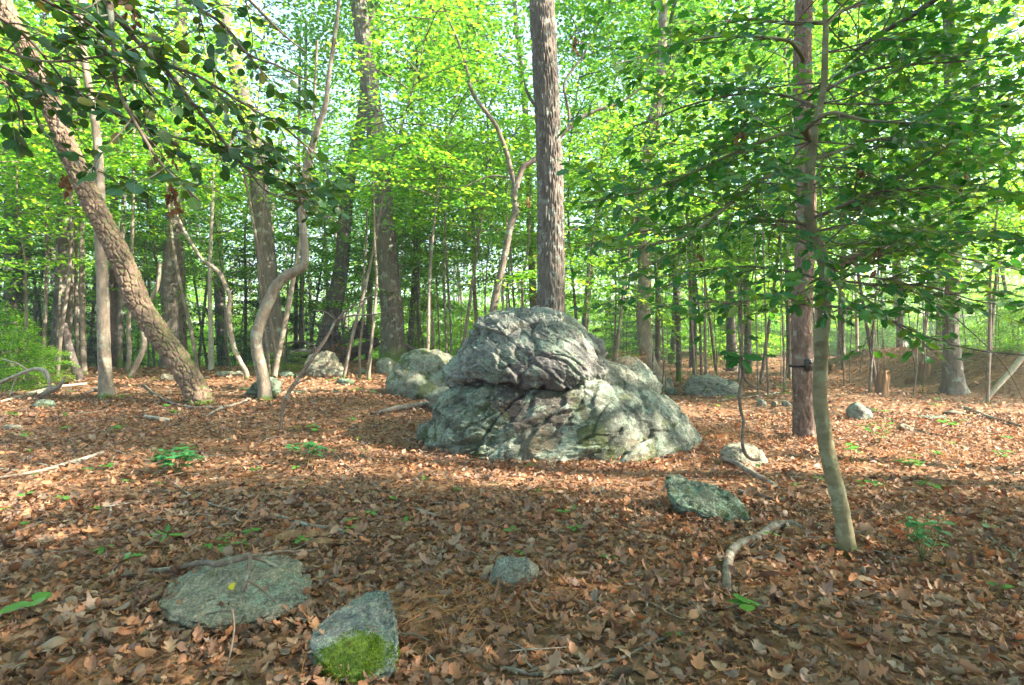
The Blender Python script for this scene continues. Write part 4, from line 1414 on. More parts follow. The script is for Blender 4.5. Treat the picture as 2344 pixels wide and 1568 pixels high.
# ------------------------------------------------------------------ sticks and logs on the ground
def stick(label, pts, mat='deadwood', name='fallen_branch', lift=.0, cat='branch', seed=1, twigs=(), rough=.12, nseg=9, lifts=None, group=None):
    pp = np.array([G(x, y) for x, y, w in pts])
    rr = np.array([w * p[1] / FPX / 2 for (x, y, w), p in zip(pts, pp)])
    pp[:, 2] += rr * .8 + lift + .012
    if lifts is not None:
        pp[:, 2] += np.array(lifts)
        # keep the sight line: bring raised points nearer
        for i, (x, y, w) in enumerate(pts):
            D = (EYE - pp[i][2]) * FPX / (y - HY)
            pp[i][:2] = [(x - HX) / FPX * D, D]
    base = pp[len(pp) // 2].copy()
    base[2] = tz(base[0], base[1])
    mb = MB()
    tube(mb, pp - base, rr, nseg, .03, 0, rough, seed)
    if not twigs:
        return tag(obj(name, mb.mesh(name, M[mat]), None, base), label, cat, group)
    root = empty(name, base, label, cat, group)
    obj('stem', mb.mesh('stem', M[mat]), root)
    for tw in twigs:
        q = np.array([G(x, y) for x, y, w in tw])
        w_ = np.array([w * p[1] / FPX / 2 for (x, y, w), p in zip(tw, q)])
        q[:, 2] += w_ + lift + .015
        if lifts is not None:
            for i, (x, y, w) in enumerate(tw):
                q[i][2] += max(0, lifts[-1]) * max(0, 1 - i / 3)
                D = (EYE - q[i][2]) * FPX / (y - HY)
                q[i][:2] = [(x - HX) / FPX * D, D]
        m2 = MB()
        tube(m2, q - base, w_, 6, .04, 0, .1, seed + 1)
        obj('twig', m2.mesh('twig', M[mat]), root)
    return root


stick('long thin grey branch lying across the litter at centre left', [(372, 1090, 3), (400, 1115, 4), (440, 1142, 4), (480, 1160, 5), (520, 1172, 5), (570, 1181, 6), (620, 1188, 7), (660, 1196, 8), (705, 1212, 9), (760, 1222, 9), (830, 1236, 8)], seed=2,
      twigs=[[(560, 1180, 3), (556, 1158, 2.5), (566, 1145, 2)], [(440, 1142, 2.5), (470, 1139, 2)]])
stick('dark branch arched over the streaked slab at front left', [(262, 1320, 7), (330, 1308, 10), (380, 1304, 11), (430, 1294, 11), (475, 1287, 12), (495, 1292, 12), (530, 1284, 12), (572, 1273, 13)], mat='twig', seed=3, lifts=[0, .01, .02, .05, .10, .12, .14, .16],
      twigs=[[(572, 1273, 9), (605, 1284, 7), (640, 1300, 5), (665, 1312, 4)], [(572, 1273, 8), (568, 1310, 8), (555, 1350, 8), (540, 1385, 6), (530, 1400, 6)], [(566, 1328, 5), (595, 1345, 5), (625, 1372, 4), (650, 1395, 3)],
             [(532, 1398, 5), (500, 1400, 4), (470, 1407, 3)], [(532, 1398, 5), (536, 1440, 4), (526, 1500, 4), (515, 1545, 3)], [(590, 1272, 6), (640, 1262, 5), (690, 1262, 4), (740, 1256, 3)]])
stick('thick curved grey branch with flaking bark at the foot of the slender front trunk', [(1668, 1372, 14), (1664, 1345, 18), (1665, 1315, 20), (1672, 1283, 21), (1690, 1262, 21), (1715, 1252, 20), (1742, 1240, 19), (1765, 1222, 19), (1790, 1212, 17), (1815, 1210, 15), (1842, 1220, 8)], name='curved_branch', seed=4, nseg=18, rough=.14)
stick('short dark forked twig lying inside the curve of the thick branch', [(1712, 1292, 5), (1745, 1283, 7), (1775, 1284, 7), (1792, 1268, 7), (1800, 1262, 5)], mat='twig', seed=5)
stick('grey lichen spotted branch sloping down from the pale block at the boulder foot', [(1655, 1048, 8), (1685, 1060, 10), (1710, 1075, 12), (1740, 1092, 12), (1765, 1106, 10), (1782, 1116, 7)], seed=6, lifts=[.12, .10, .08, .04, .01, 0], rough=.15)
stick('flat stick just beyond the mint green slab', [(1690, 1130, 7), (1720, 1138, 9), (1760, 1148, 7), (1790, 1152, 5)], seed=7)
stick('long branch along the bottom edge, right of centre', [(1145, 1542, 8), (1175, 1549, 10), (1220, 1555, 11), (1290, 1553, 11), (1345, 1546, 10), (1385, 1530, 9), (1425, 1515, 8), (1470, 1495, 8), (1500, 1482, 7), (1560, 1460, 5), (1640, 1440, 3)], seed=8,
      twigs=[[(1335, 1545, 4), (1350, 1515, 4), (1362, 1495, 3)]])
stick('thin grey twig crossing upright in the litter near the bottom edge', [(1492, 1340, 4), (1482, 1380, 5), (1482, 1425, 6), (1494, 1460, 6), (1500, 1490, 5), (1512, 1530, 4)], seed=9)
stick('grey forked branch at the right edge', [(2255, 1170, 4), (2256, 1205, 5), (2268, 1238, 6), (2300, 1265, 7), (2322, 1285, 8), (2312, 1318, 8)], seed=10, twigs=[[(2322, 1284, 6), (2336, 1268, 5), (2350, 1250, 4)]])
stick('pale broken pole lying on the litter at far left', [(0, 1100, 6), (60, 1092, 7), (110, 1082, 8), (150, 1070, 9), (190, 1060, 9), (235, 1044, 9)], seed=11)
stick('short pale stick in the sunlit litter left of the bent sapling', [(332, 960, 7), (360, 963, 8), (392, 969, 7)], mat='bleached', seed=12)
stick('pale pole at the left border lying on sunlit leaves', [(-10, 1082, 7), (30, 1083, 7), (62, 1087, 6)], mat='bleached', seed=13)
stick('grey root like log touching the left foot of the great boulder', [(860, 952, 8), (900, 944, 12), (930, 940, 14), (960, 936, 14), (990, 930, 12)], seed=14)
stick('thin dark curved branch in the litter at centre', [(858, 1150, 4), (880, 1163, 5), (910, 1170, 6), (950, 1174, 7), (985, 1184, 8), (1010, 1190, 7)], seed=15, twigs=[[(985, 1184, 6), (975, 1200, 6), (955, 1208, 4)]])
stick('straight thin twig left of the thin curved branch', [(828, 1164, 4), (855, 1182, 5), (885, 1204, 4)], seed=16)
stick('thin fallen branch below the leaning trunk', [(330, 885, 4), (355, 905, 4), (390, 925, 5), (440, 938, 5), (480, 938, 6), (530, 933, 6), (570, 918, 5), (600, 905, 4)], seed=17, twigs=[[(520, 934, 5), (490, 948, 5), (470, 960, 4)]])
stick('long thin pole lying across the litter at far right', [(2195, 932, 5), (2230, 945, 6), (2265, 960, 7), (2300, 970, 7), (2350, 985, 6)], seed=18)
stick('thin twig crossing the litter below the buried mint stone', [(1985, 935, 3), (2040, 965, 4), (2090, 985, 4), (2137, 1000, 5), (2200, 1008, 4)], mat='twig', seed=19)
stick('short forked white twig in the litter at left', [(247, 1210, 5), (249, 1190, 6), (252, 1172, 6), (247, 1152, 5)], seed=20, twigs=[[(252, 1170, 4), (265, 1160, 4), (270, 1170, 3)]])
stick('small white hooked twig right of the short forked twig', [(338, 1130, 5), (342, 1145, 5), (350, 1156, 6), (372, 1152, 4)], seed=21)
stick('thin dark twig lying below the curved thin branch on the left', [(358, 1168, 4), (400, 1176, 5), (450, 1184, 5), (500, 1190, 4)], mat='twig', seed=22)
stick('slim dark twig running down from the curved branch at lower right', [(1655, 1350, 3), (1690, 1375, 4), (1720, 1400, 4), (1745, 1418, 3)], mat='twig', seed=23)
stick('thin grey twig behind the large green leaves at lower right', [(1562, 1400, 4), (1600, 1410, 5), (1650, 1420, 4), (1700, 1425, 4)], seed=24)
stick('dark twig from the large green leaves to the crusty stone', [(1750, 1428, 4), (1775, 1440, 5), (1800, 1455, 5)], seed=25)
stick('faint thin twig at the far lower right', [(2080, 1400, 3), (2120, 1440, 4), (2160, 1480, 5), (2170, 1500, 4)], seed=26)
stick('slender twig lying towards the lower right corner', [(2000, 1400, 3), (2080, 1425, 4), (2160, 1440, 4), (2230, 1450, 3)], mat='twig', seed=27)
stick('grey twig near the right edge above the forked branch', [(2270, 1130, 4), (2300, 1145, 5), (2350, 1160, 5)], seed=28)
stick('thin pale twig at the foot of the great boulder, right end', [(1790, 900, 3), (1640, 922, 4)], seed=29)
stick('thin twig left of centre, below the leafy seedling', [(760, 1040, 3), (800, 1075, 4), (850, 1110, 3), (880, 1130, 3)], mat='twig', seed=30)
stick('twisted dark stick in the shade left of the slender trunk', [(195, 905, 6), (230, 893, 8), (262, 893, 6)], mat='darkwood', seed=31)

# the pale bent dead branch and broken snag in the brush at far left
def air_stick(label, D, parts, mat, name, cat='dead branch', seed=1):
    q0, w0 = px_tube(parts[0], D)
    base = np.array([q0[-1][0], q0[-1][1], tz(q0[-1][0], q0[-1][1])])
    root = empty(name, base, label, cat)
    for i, pt in enumerate(parts):
        q, w = px_tube(pt, D)
        m2 = MB()
        tube(m2, q - base, w, 9, .05, 0, .15, seed + i)
        obj('stem' if i == 0 else 'twig', m2.mesh('stem', M[mat]), root)
    return root


air_stick('pale sunlit dead branch bent over in the brush at far left', 9.4, [[(-10, 880, 6), (15, 868, 7), (40, 858, 8), (65, 848, 8), (85, 844, 8), (103, 848, 8), (111, 862, 7), (114, 880, 7), (118, 893, 6)], [(65, 848, 4), (40, 832, 3), (5, 822, 3)], [(40, 858, 4), (30, 880, 3), (22, 905, 3)], [(85, 844, 4), (100, 855, 3), (106, 868, 3)]], 'bleached', 'bent_branch', seed=32)
air_stick('broken rotten snag lying at the far left', 9.2, [[(150, 862, 4), (140, 878, 7), (130, 888, 13), (118, 892, 15), (100, 902, 12), (84, 912, 9), (70, 922, 7)], [(130, 888, 7), (112, 884, 5), (98, 885, 3)]], 'deadwood', 'broken_snag', seed=33)
for k, (a, b) in enumerate((((0, 925), (120, 898)), ((60, 905), (200, 882)))):
    stick(['thin pale fallen pole leading to the rotten snag', 'thin pale fallen pole behind the rotten snag'][k], [(a[0], a[1], 5), ((a[0] + b[0]) / 2, (a[1] + b[1]) / 2 - 3, 6), (b[0], b[1], 5)], mat='bleached', seed=34 + k)

# dark fallen timber behind the tall pale rock
for k, (lb, pts, D, mt) in enumerate([
    ('short thick dark rotten log left behind the tall pale rock', [(668, 812, 22), (690, 808, 24), (718, 808, 22)], 14.5, 'darkwood'),
    ('thick dark log slanting up to the broad dark oak', [(785, 832, 26), (805, 812, 26), (835, 796, 24), (866, 782, 18)], 17.5, 'darkwood'),
    ('dark arched dead limb reaching the broad dark oak', [(752, 782, 6), (775, 786, 8), (800, 778, 9), (822, 768, 10), (845, 772, 10), (868, 780, 8)], 17, 'darkwood'),
    ('thin dark dead limb behind the tall pale rock', [(650, 788, 5), (685, 782, 6), (720, 792, 6), (750, 800, 5)], 16.5, 'darkwood'),
    ('straight dark branch leaning behind the tall pale rock', [(722, 740, 5), (745, 765, 7), (770, 792, 9), (795, 815, 10)], 16.8, 'darkwood'),
    ('crooked dark limb lying right of the broad dark oak', [(928, 790, 8), (944, 797, 9), (962, 803, 9), (980, 804, 10), (992, 797, 7)], 15.5, 'darkwood'),
]):
    q, w = px_tube(pts, D)
    mb = MB()
    tube(mb, q, w, 14, .08, 0, .2, 60 + k)
    tag(obj('fallen_log' if pts[0][2] > 12 else 'dead_limb', mb.mesh('fallen_log', M[mt])), lb, 'log' if pts[0][2] > 12 else 'dead branch')
for k, (px_, py_, s_, lb) in enumerate(((772, 805, .32, 'reddish crumbling root mass right of the tall pale rock'), (758, 765, .34, 'dark tangle of roots and soil above the tall pale rock'), (822, 752, .30, 'dark rounded root wad left of the broad dark oak'))):
    v, f = poly_rock((s_ * .9, s_ * .7, s_ * .8), 90 + k, 4, amp=.12, cell=.12)
    mb = MB()
    mb.add(v, f)
    for j in range(22):
        d = rdir(1)[0]
        d[1] -= .3
        p_ = limb_path(d * s_ * .5, d, s_ * rng.uniform(.7, 1.4), 5, .4, .4)
        tube(mb, p_, np.linspace(.02, .005, len(p_)), 4, .1)
    tag(obj('root_mass', mb.mesh('root_mass', M['rotwood' if k == 0 else 'darkwood']), None, P(px_, py_, 17)), lb, 'roots')

# curled slabs of bark beside the long thin branch
for k, (x, y, L, ro) in enumerate(((640, 1240, .34, .5), (690, 1238, .4, .15), (735, 1250, .3, -.1), (150, 1430, .15, .35), (235, 1462, .18, -.3), (95, 1500, .16, .6))):
    g = G(x, y)
    n1, n2 = 18, 8
    u = np.linspace(-.5, .5, n1)[:, None] * np.ones(n2)[None]
    th = np.linspace(-1.1, 1.1, n2)[None] * np.ones(n1)[:, None]
    r_ = .045 * (1 - (2 * np.abs(u)) ** 3 * .6) * (1 + .2 * np.sin(u * 9 + k))
    v = np.stack([u * L, np.sin(th) * r_, np.cos(th) * r_ * .8 - .01 + .03 * u], -1)
    vv = np.concatenate([v.reshape(-1, 3), (v * np.array([.98, .85, .8])).reshape(-1, 3) - np.array([0, 0, .003])])
    a = (np.arange(n1 - 1)[:, None] * n2 + np.arange(n2 - 1)[None]).ravel()
    f = np.stack([a, a + n2, a + n2 + 1, a + 1], 1)
    mb = MB()
    mb.add(vv, [f, f[:, ::-1] + n1 * n2])
    tag(obj('bark_slab', mb.mesh('bark_slab', M['rotwood' if k < 3 else 'litter_big']), None, g + np.array([0, 0, .015]), ro),
        ['curled slab of brown bark, leftmost of three by the long thin branch', 'curled slab of brown bark in the middle of three by the long thin branch', 'curled slab of brown bark, rightmost of three by the long thin branch',
         'big curled brown bark piece in the lower left corner, upper one', 'big curled brown bark piece in the lower left corner, right one', 'big curled brown bark piece in the lower left corner, lowest one'][k], 'bark')

# ------------------------------------------------------------------ the wood around: repeats of a few kinds
def copy_tree(label, cat, group, loc, rotz, s, stem, fol, name, sz=1.0):
    r = empty(name, loc, label, cat, group, rotz, (s, s, s * sz))
    obj('trunk', stem, r)
    obj('crown', fol, r)
    return r


near_tr = [  # (px, D, kind, scale, label)
    (1010, 17.5, 0, .9, 'young maple left of the forked tree, leaves in flat tiers'),
    (770, 21, 2, .9, 'leafy young tree above the fallen timber, left of centre'),
    (1110, 16.0, 2, .8, 'leafy young tree behind the forked tree'),
    (1330, 13.0, 0, .85, 'leafy young tree right behind the tall ridged trunk'),
    (1400, 17.5, 4, 1.0, 'leafy young tree left of the pale twisted trunk'),
    (1610, 14.5, 1, 1.1, 'leafy young tree right of the pale twisted trunk'),
    (1690, 16.5, 2, .9, 'tall leafy sapling in front of the purple grey trunk'),
    (1990, 13.0, 4, 1.0, 'leafy young tree right of the slender front trunk'),
    (2260, 11.0, 0, .95, 'leafy young tree near the right edge of the picture'),
    (2110, 16.0, 2, .9, 'tall leafy sapling left of the far right trunk'),
    (340, 19, 4, .95, 'leafy young tree seen under the leaning trunk'),
    (520, 18.0, 0, .95, 'leafy young tree behind the bent wavy trunk'),
    (60, 12.0, 1, 1.0, 'leafy young tree at the far left of the clearing'),
    (170, 17.0, 2, .9, 'tall leafy sapling behind the grey trunks on the left'),
    (655, 18.5, 1, 1.1, 'leafy young tree behind the crooked tree'),
    (1180, 19.5, 4, 1.1, 'leafy young tree in the gap left of the tall ridged trunk'),
    (960, 18.5, 0, 1.1, 'leafy young tree right of the broad dark oak'),
]
for k, (px_, D_, kd, s_, lb) in enumerate(near_tr):
    x_ = (px_ - HX) / FPX * D_
    copy_tree(lb, 'young tree', 'young leafy trees at the edge of the clearing', (x_, D_, tz(x_, D_)), k * 1.3, s_, SPRAY[kd][0], SPRAY[kd][1], 'young_tree')

for k, (px_, D_, s_, lb) in enumerate(((785, 12.6, 1.0, 'tall young tree with bright foliage high up, left of the broad dark oak'), (975, 11.8, .95, 'tall young tree with bright foliage high up, right of the broad dark oak'), (455, 14.0, 1.1, 'tall young tree with high foliage above the bent wavy trunk'),
                                       (640, 13.6, 1.05, 'tall young tree with high foliage above the crooked tree'), (130, 12.5, 1.0, 'tall young tree with high foliage at the upper left'), (1400, 12.8, 1.0, 'tall young tree with high foliage right of the tall ridged trunk'))):
    x_ = (px_ - HX) / FPX * D_
    copy_tree(lb, 'young tree', 'tall young trees with high foliage', (x_, D_, tz(x_, D_)), k * 1.4, s_, HIGH[0], HIGH[1], 'young_tree')

r2 = np.random.default_rng(21)
placed = []
for k, (px_, D_, s_) in enumerate(((-60, 12, .9), (110, 19, .9), (60, 18, 1.0), (130, 14, .85), (400, 19, 1.0), (200, 22, 1.1), (450, 25, 1.2), (480, 24, 1.0), (560, 20, 1.0), (700, 23, 1.0), (800, 26, 1.1), (960, 20, .9), (1050, 14, .8), (1100, 22, 1.0), (1330, 17, .9), (1400, 20, 1.0),
                                   (1590, 18, .95), (1640, 24, 1.1), (1740, 16, .85), (1930, 19, 1.0), (2010, 14, .8), (2110, 22, 1.0), (2260, 13.5, .8), (2330, 19, 1.0))):
    x_ = (px_ - HX) / FPX * D_
    copy_tree('tall thin young tree with broad tiers of light green leaves high above the clearing edge', 'young tree', 'tall thin leafy trees behind the clearing', (x_, D_, tz(x_, D_)), k * 1.9, s_, SPRAY[5][0], SPRAY[5][1], 'young_tree')


def scatter(n, dmin, dmax, wide, mind, tries=60, keep=lambda x, y: True):
    out = []
    t = 0
    while len(out) < n and t < n * tries:
        t += 1
        y = math.sqrt(r2.uniform(dmin ** 2, dmax ** 2))
        x = r2.uniform(-wide, wide) * y
        if not keep(x, y):
            continue
        if all((x - a) ** 2 + (y - b) ** 2 > mind ** 2 for a, b in out + placed):
            out.append((x, y))
    return out


for (x, y) in scatter(105, 19, 64, 1.02, 2.3):
    kd = int(r2.choice([0, 1, 2, 2, 4, 3]))
    stem, fol = SPRAY[kd] if (y < 27 and x > -1.5) or y < 20.5 else LOWS[kd % 3]
    s = r2.uniform(.8, 1.35)
    copy_tree('slim young tree with tiers of light green leaves deep in the wood', 'young tree', 'young trees filling the wood behind', (x, y, tz(x, y)), r2.uniform(0, 6.28), s, stem, fol, 'young_tree')
for (x, y) in scatter(170, 22, 74, 1.0, 1.6, keep=lambda x, y: (x < 0 and y > 23) or y > 38):
    stem, fol = BUSH[int(r2.integers(2))]
    copy_tree('low leafy bush on the floor of the wood behind the clearing', 'bush', 'low bushes in the wood behind', (x, y, tz(x, y)), r2.uniform(0, 6.28), r2.uniform(.8, 2.0), stem, fol, 'bush')
for k, (px_, D_, s_, lb) in enumerate(((560, 19, 1.0, 'dark evergreen bush between the bent wavy trunk and the crooked tree'), (700, 21, .9, 'dark evergreen bush behind the tall pale rock'), (75, 18, 1.0, 'dark evergreen bush between the leftmost grey trunks'),
                                     (225, 20, .9, 'dark evergreen bush behind the slender pale trunk'), (1400, 26, .8, 'dark evergreen bush right of the boulder top, deep in the wood'), (1470, 30, .9, 'dark evergreen bush behind the twisted trunk'), (-60, 14, 1.1, 'dark evergreen bush cut by the left edge'))):
    x_ = (px_ - HX) / FPX * D_
    copy_tree(lb, 'bush', 'dark evergreen bushes', (x_, D_, tz(x_, D_)), k * 2.1, s_, EVER[0], EVER[1], 'evergreen_bush')
# brush at the far left and on the bank at the right
for k, (px_, D_, s_, b_i, lb) in enumerate(((40, 10.6, .55, 0, 'bright leafy brush around the bent dead branch at far left'), (110, 12.0, .5, 1, 'bright leafy brush right of the bent dead branch'), (10, 12.4, .8, 0, 'leafy brush behind the bent dead branch at the left border'),
                                           (2240, 15.3, .5, 1, 'low green brush on top of the leafy bank'), (2330, 14.6, .6, 0, 'green brush on the bank at the right border'), (2160, 17.5, .5, 1, 'green brush on the bank behind the far right trunk'), (2290, 17.5, .9, 0, 'tall brush behind the leafy bank'),
                                           (600, 14.0, .35, 1, 'small brush at the foot of the dark straight trunk'), (690, 14.2, .35, 1, 'small brush beside the tall pale rock'))):
    x_ = (px_ - HX) / FPX * D_
    copy_tree(lb, 'brush', None, (x_, D_, tz(x_, D_)), k * 1.1, s_, BUSH[b_i][0], BUSH[b_i][1], 'bush')


def tall_tree_proto(r0, H, seed, mat):
    mb = MB()
    p = limb_path([0, 0, -.2], [r2.normal() * .04, r2.normal() * .04, 1], H, 7, wander=.035)
    tube(mb, p, np.linspace(r0, r0 * .45, len(p)), 12, .5, rough=.05, seed=seed, flare=.25)
    return mb.mesh('trunk', mat), p[-1]


TALL = [tall_tree_proto(.20, 13, 1, M['bark_oak']), tall_tree_proto(.15, 12, 2, M['bark_grey']), tall_tree_proto(.26, 15, 3, M['bark_oak2']), tall_tree_proto(.12, 11, 4, M['bark_pale']), tall_tree_proto(.18, 16, 5, M['bark_pine'])]


SHADE = _shade()
r4 = np.random.default_rng(SHADE_SEED)


def tall(x, y, k, label, group, name='tall_tree', s=1.0, crown=True, rr=None, crowns=None):
    me, tip = TALL[k % 5]
    rr = rr or r2
    crowns = crowns or CROWN
    r = empty(name, (x, y, tz(x, y)), label, 'tree', group, rr.uniform(0, 6.28), s)
    obj('trunk', me, r)
    if crown:
        lm, fol = crowns[int(rr.integers(len(crowns)))]
        c = obj('crown', fol, r, tip - np.array([0, 0, 2.2]), rr.uniform(0, 6.28))
        obj('limbs', lm, c)
    return r


for (x, y) in scatter(62, 23, 60, .98, 2.8):
    tall(x, y, int(r2.integers(5)), 'straight slender trunk standing deep in the green wood behind the clearing', 'straight trunks deep in the wood', s=r2.uniform(.7, 1.15), crown=r2.uniform() < .25)

# unseen trees added beside and behind the viewer to throw the dappled shade
GAPS = [(-7.5, 7.0), (-5.5, 6.6), (-3.0, 6.8), (4.4, 9.6), (6.5, 9.9), (9, 10), (-1.6, 2.4), (3.6, 5.6), (-4.5, 10.5)]  # floor spots picked to stay sunlit between the added crowns
off = [(13.9, 3.3), (11.0, 3.6), (8.0, .5)]  # unseen trees put in to keep the boulder shaded
t_ = 0
while len(off) < 41 and t_ < 6000:
    t_ += 1
    x, y = r4.uniform(-24, 34), r4.uniform(-24, 22)
    if y > 0 and abs(x) < y * .98 + 1.6:
        continue
    if x * x + y * y < 9:
        continue
    # skip trees whose crown would block the sun from a chosen spot
    blocked = 0
    for gx_, gy_ in GAPS:
        w = np.array([x - gx_, y - gy_, 10.5])
        d = w - np.array(sdir) * w.dot(np.array(sdir))
        blocked += np.linalg.norm(d) < 3.2
    if blocked:
        continue
    if all((x - a) ** 2 + (y - b) ** 2 > 4.0 ** 2 for a, b in off):
        off.append((x, y))
for (x, y) in off:
    tall(x, y, int(r4.integers(5)), 'unseen tall tree with a wide leafy crown, added beside the clearing to shade it', 'unseen shade trees added around the clearing', s=r4.uniform(.85, 1.1), rr=r4, crowns=SHADE)
for k, (x, y) in enumerate(((9.5, -3.5), (4.0, -5), (11.5, -8), (-7, 1.0), (6.0, 0.5))):
    copy_tree('leafy young tree standing beside the clearing, outside the picture', 'young tree', 'young trees around the clearing', (x, y, tz(x, y)), k * 1.7, 1.1, SPRAY[k % 3][0], SPRAY[k % 3][1], 'young_tree')

# far-off wood
fw = MB()
n = 60000
y = np.sqrt(r2.uniform(50 ** 2, 105 ** 2, n))
x = r2.uniform(-1.05, 1.05, n) * y
cl = fbm(np.stack([x * .16, y * .1, x * 0], 1), 2, 31)
z = terrain(x, y) + np.abs(r2.normal(size=n)) * 3 + r2.uniform(0, 1, n) ** 1.2 * 26
q = np.stack([x, y, z], 1)
den = fbm(q * np.array([.22, .22, .5]), 3, 33)
kp = den > -.12
q = q[kp]
n = 60000
y = r2.uniform(75, 125, n)
x = r2.uniform(-1.1, 1.1, n) * y
z = terrain(x, y) + r2.uniform(0, 1, n) ** 1.6 * 34 - .5
q3 = np.stack([x, y, z], 1)
leaves(fw, q3, rdir(n), rdir(n, .8), r2.uniform(.35, .8, n), leaf_proto('rhomb'), 1.5)
leaves(fw, q, rdir(len(q)), rdir(len(q), .8), r2.uniform(.25, .5, len(q)), leaf_proto('rhomb'), 1.3)
tag(obj('distant_foliage', fw.mesh('distant_foliage', M['under'], False)), kind='stuff')
ft = MB()
for (x, y) in scatter(150, 58, 105, 1.0, 1.0):
    r0 = r2.uniform(.1, .28)
    p = limb_path([x, y, tz(x, y) - .2], [r2.normal() * .05, 0, 1], r2.uniform(12, 20), 4, wander=.04)
    tube(ft, p, np.linspace(r0, r0 * .5, len(p)), 6, 2.5)
tag(obj('distant_trunks', ft.mesh('distant_trunks', M['bark_oak'])), kind='stuff')

# ------------------------------------------------------------------ leafy trees close to the viewer
def mat_from(A, B, N, s, p):
    return Matrix(((A[0] * s, B[0] * s, N[0] * s, p[0]), (A[1] * s, B[1] * s, N[1] * s, p[1]), (A[2] * s, B[2] * s, N[2] * s, p[2]), (0, 0, 0, 1)))


def twig_leaves(br, keep, rg, tw_len=(.22, .5), spacing=.055, size=(.055, .095), gap=.11, horiz=.3, droop=.15, up=.0, start=.25):
    """br: list of (pts, radii, start fraction). returns twigs, leaf P, A, N, S"""
    tw, LP, LA, LN, LS = [], [], [], [], []
    for pts, rad, f0 in br:
        c, r = smooth_path(pts, rad, .03)
        L = np.concatenate([[0], np.cumsum(np.linalg.norm(np.diff(c, axis=0), axis=1))])
        s = L[-1] * f0
        side = 1
        while s < L[-1]:
            i = min(len(c) - 2, int(np.searchsorted(L, s)))
            T = c[i + 1] - c[i]
            T /= np.linalg.norm(T) + 1e-9
            sd_ = np.cross(T, [0, 0, 1])
            sd_ /= np.linalg.norm(sd_) + 1e-9
            side = -side
            d = T * rg.uniform(.4, 1.1) + sd_ * side * rg.uniform(.5, 1.1) + np.array([0, 0, rg.normal() * horiz + up])
            d /= np.linalg.norm(d)
            ln = rg.uniform(*tw_len)
            p = [c[i]]
            dd = d.copy()
            for k in range(4):
                dd = dd + rg.normal(size=3) * .14 + np.array([0, 0, -droop * .25])
                dd /= np.linalg.norm(dd)
                p.append(p[-1] + dd * ln / 4)
            p = np.array(p)
            if keep(p[-1]) and keep(p[2]):
                tw.append((p, np.linspace(min(.005, r[i] * .6), .0013, 5)))
                cc, _ = smooth_path(p, np.ones(5), .01)
                l2 = np.concatenate([[0], np.cumsum(np.linalg.norm(np.diff(cc, axis=0), axis=1))])
                u = .04
                sg = 1
                while u < l2[-1] + .001:
                    j = min(len(cc) - 2, int(np.searchsorted(l2, u)))
                    t = cc[j + 1] - cc[j]
                    t /= np.linalg.norm(t) + 1e-9
                    s2 = np.cross(t, [0, 0, 1])
                    s2 /= np.linalg.norm(s2) + 1e-9
                    sg = -sg
                    a = t * .7 + s2 * sg * rg.uniform(.5, 1.1) + rg.normal(size=3) * .2
                    a[2] -= rg.uniform(0, .45)
                    if keep(cc[j]):
                        LP.append(cc[j])
                        LA.append(a)
                        LN.append(np.array([0, -.25, 1]) + rg.normal(size=3) * .5)
                        LS.append(rg.uniform(*size))
                    u += spacing * rg.uniform(.7, 1.4)
                LP.append(cc[-1])
                LA.append(cc[-1] - cc[-3])
                LN.append(np.array([0, 0, 1]) + rg.normal(size=3) * .3)
                LS.append(rg.uniform(*size) * .9)
            s += gap * rg.uniform(.6, 1.5)
    return tw, np.array(LP), np.array(LA), np.array(LN), np.array(LS)


def leafy(root, base, tw, LP, LA, LN, LS, protos, mat, n_obj=300):
    mb = MB()
    for p, r in tw:
        tube(mb, p - base, r, 4, .08, cap=False)
    obj('twigs', mb.mesh('twigs', M['twig']), root)['kind'] = 'stuff'
    A, B, N = frames(LA, LN)
    LP = LP + A * .01
    depth = LP[:, 1]
    pxx = HX + LP[:, 0] / depth * FPX
    pyy = HY - (LP[:, 2] - EYE) / depth * FPX
    vis = (pxx > -40) & (pxx < 2384) & (pyy > -40) & (depth > .3)
    score = np.where(vis, LS / depth, 0)
    idx = np.argsort(-score)
    top = idx[:n_obj]
    rest = idx[n_obj:]
    mes = []
    for pr in protos:
        b = MB()
        b.add(pr[0], pr[1], np.stack([pr[0][:, 0], pr[0][:, 1] + .5], 1))
        mes.append(b.mesh('leaf', mat))
    for k, i in enumerate(top):
        o = obj('leaf', mes[k % len(mes)], root)
        o.matrix_basis = mat_from(A[i], B[i], N[i], LS[i], LP[i] - base)
    b = MB()
    for j, pr in enumerate(protos):
        ii = rest[j::len(protos)]
        leaves(b, LP[ii] - base, LA[ii], LN[ii], LS[ii], pr)
    obj('foliage', b.mesh('foliage', mat), root)['kind'] = 'stuff'


# --- the holly at the right front
rg = np.random.default_rng(5)
Dh = G(1942, 1270)[1]
tr_px = [(1942, 1272, 46), (1938, 1240, 41), (1928, 1180, 39), (1915, 1120, 38), (1900, 1060, 37), (1888, 1000, 36), (1880, 940, 34), (1877, 880, 33), (1880, 800, 32), (1886, 720, 31), (1889, 660, 30), (1887, 615, 28), (1876, 571, 26),
         (1862, 530, 25), (1852, 480, 24), (1852, 430, 23), (1856, 380, 22), (1862, 324, 21), (1870, 279, 19), (1879, 237, 17), (1886, 190, 16), (1889, 120, 15), (1890, 52, 13), (1888, -20, 11), (1884, -160, 8), (1880, -320, 5)]
tp, trd = px_tube(tr_px, Dh)
hb = tp[0].copy()
hb[2] = tz(hb[0], hb[1])
tp[0][2] = hb[2] - .08
holly = empty('holly_tree', hb, 'slender smooth olive grey trunk at right front, its twigs full of dark spiny leaves', 'tree')
mb = MB()
tube(mb, tp - hb, trd * .9, 48, .015, .0, .11, 3, None, .42)
obj('trunk', mb.mesh('trunk', M['bark_holly']), holly)


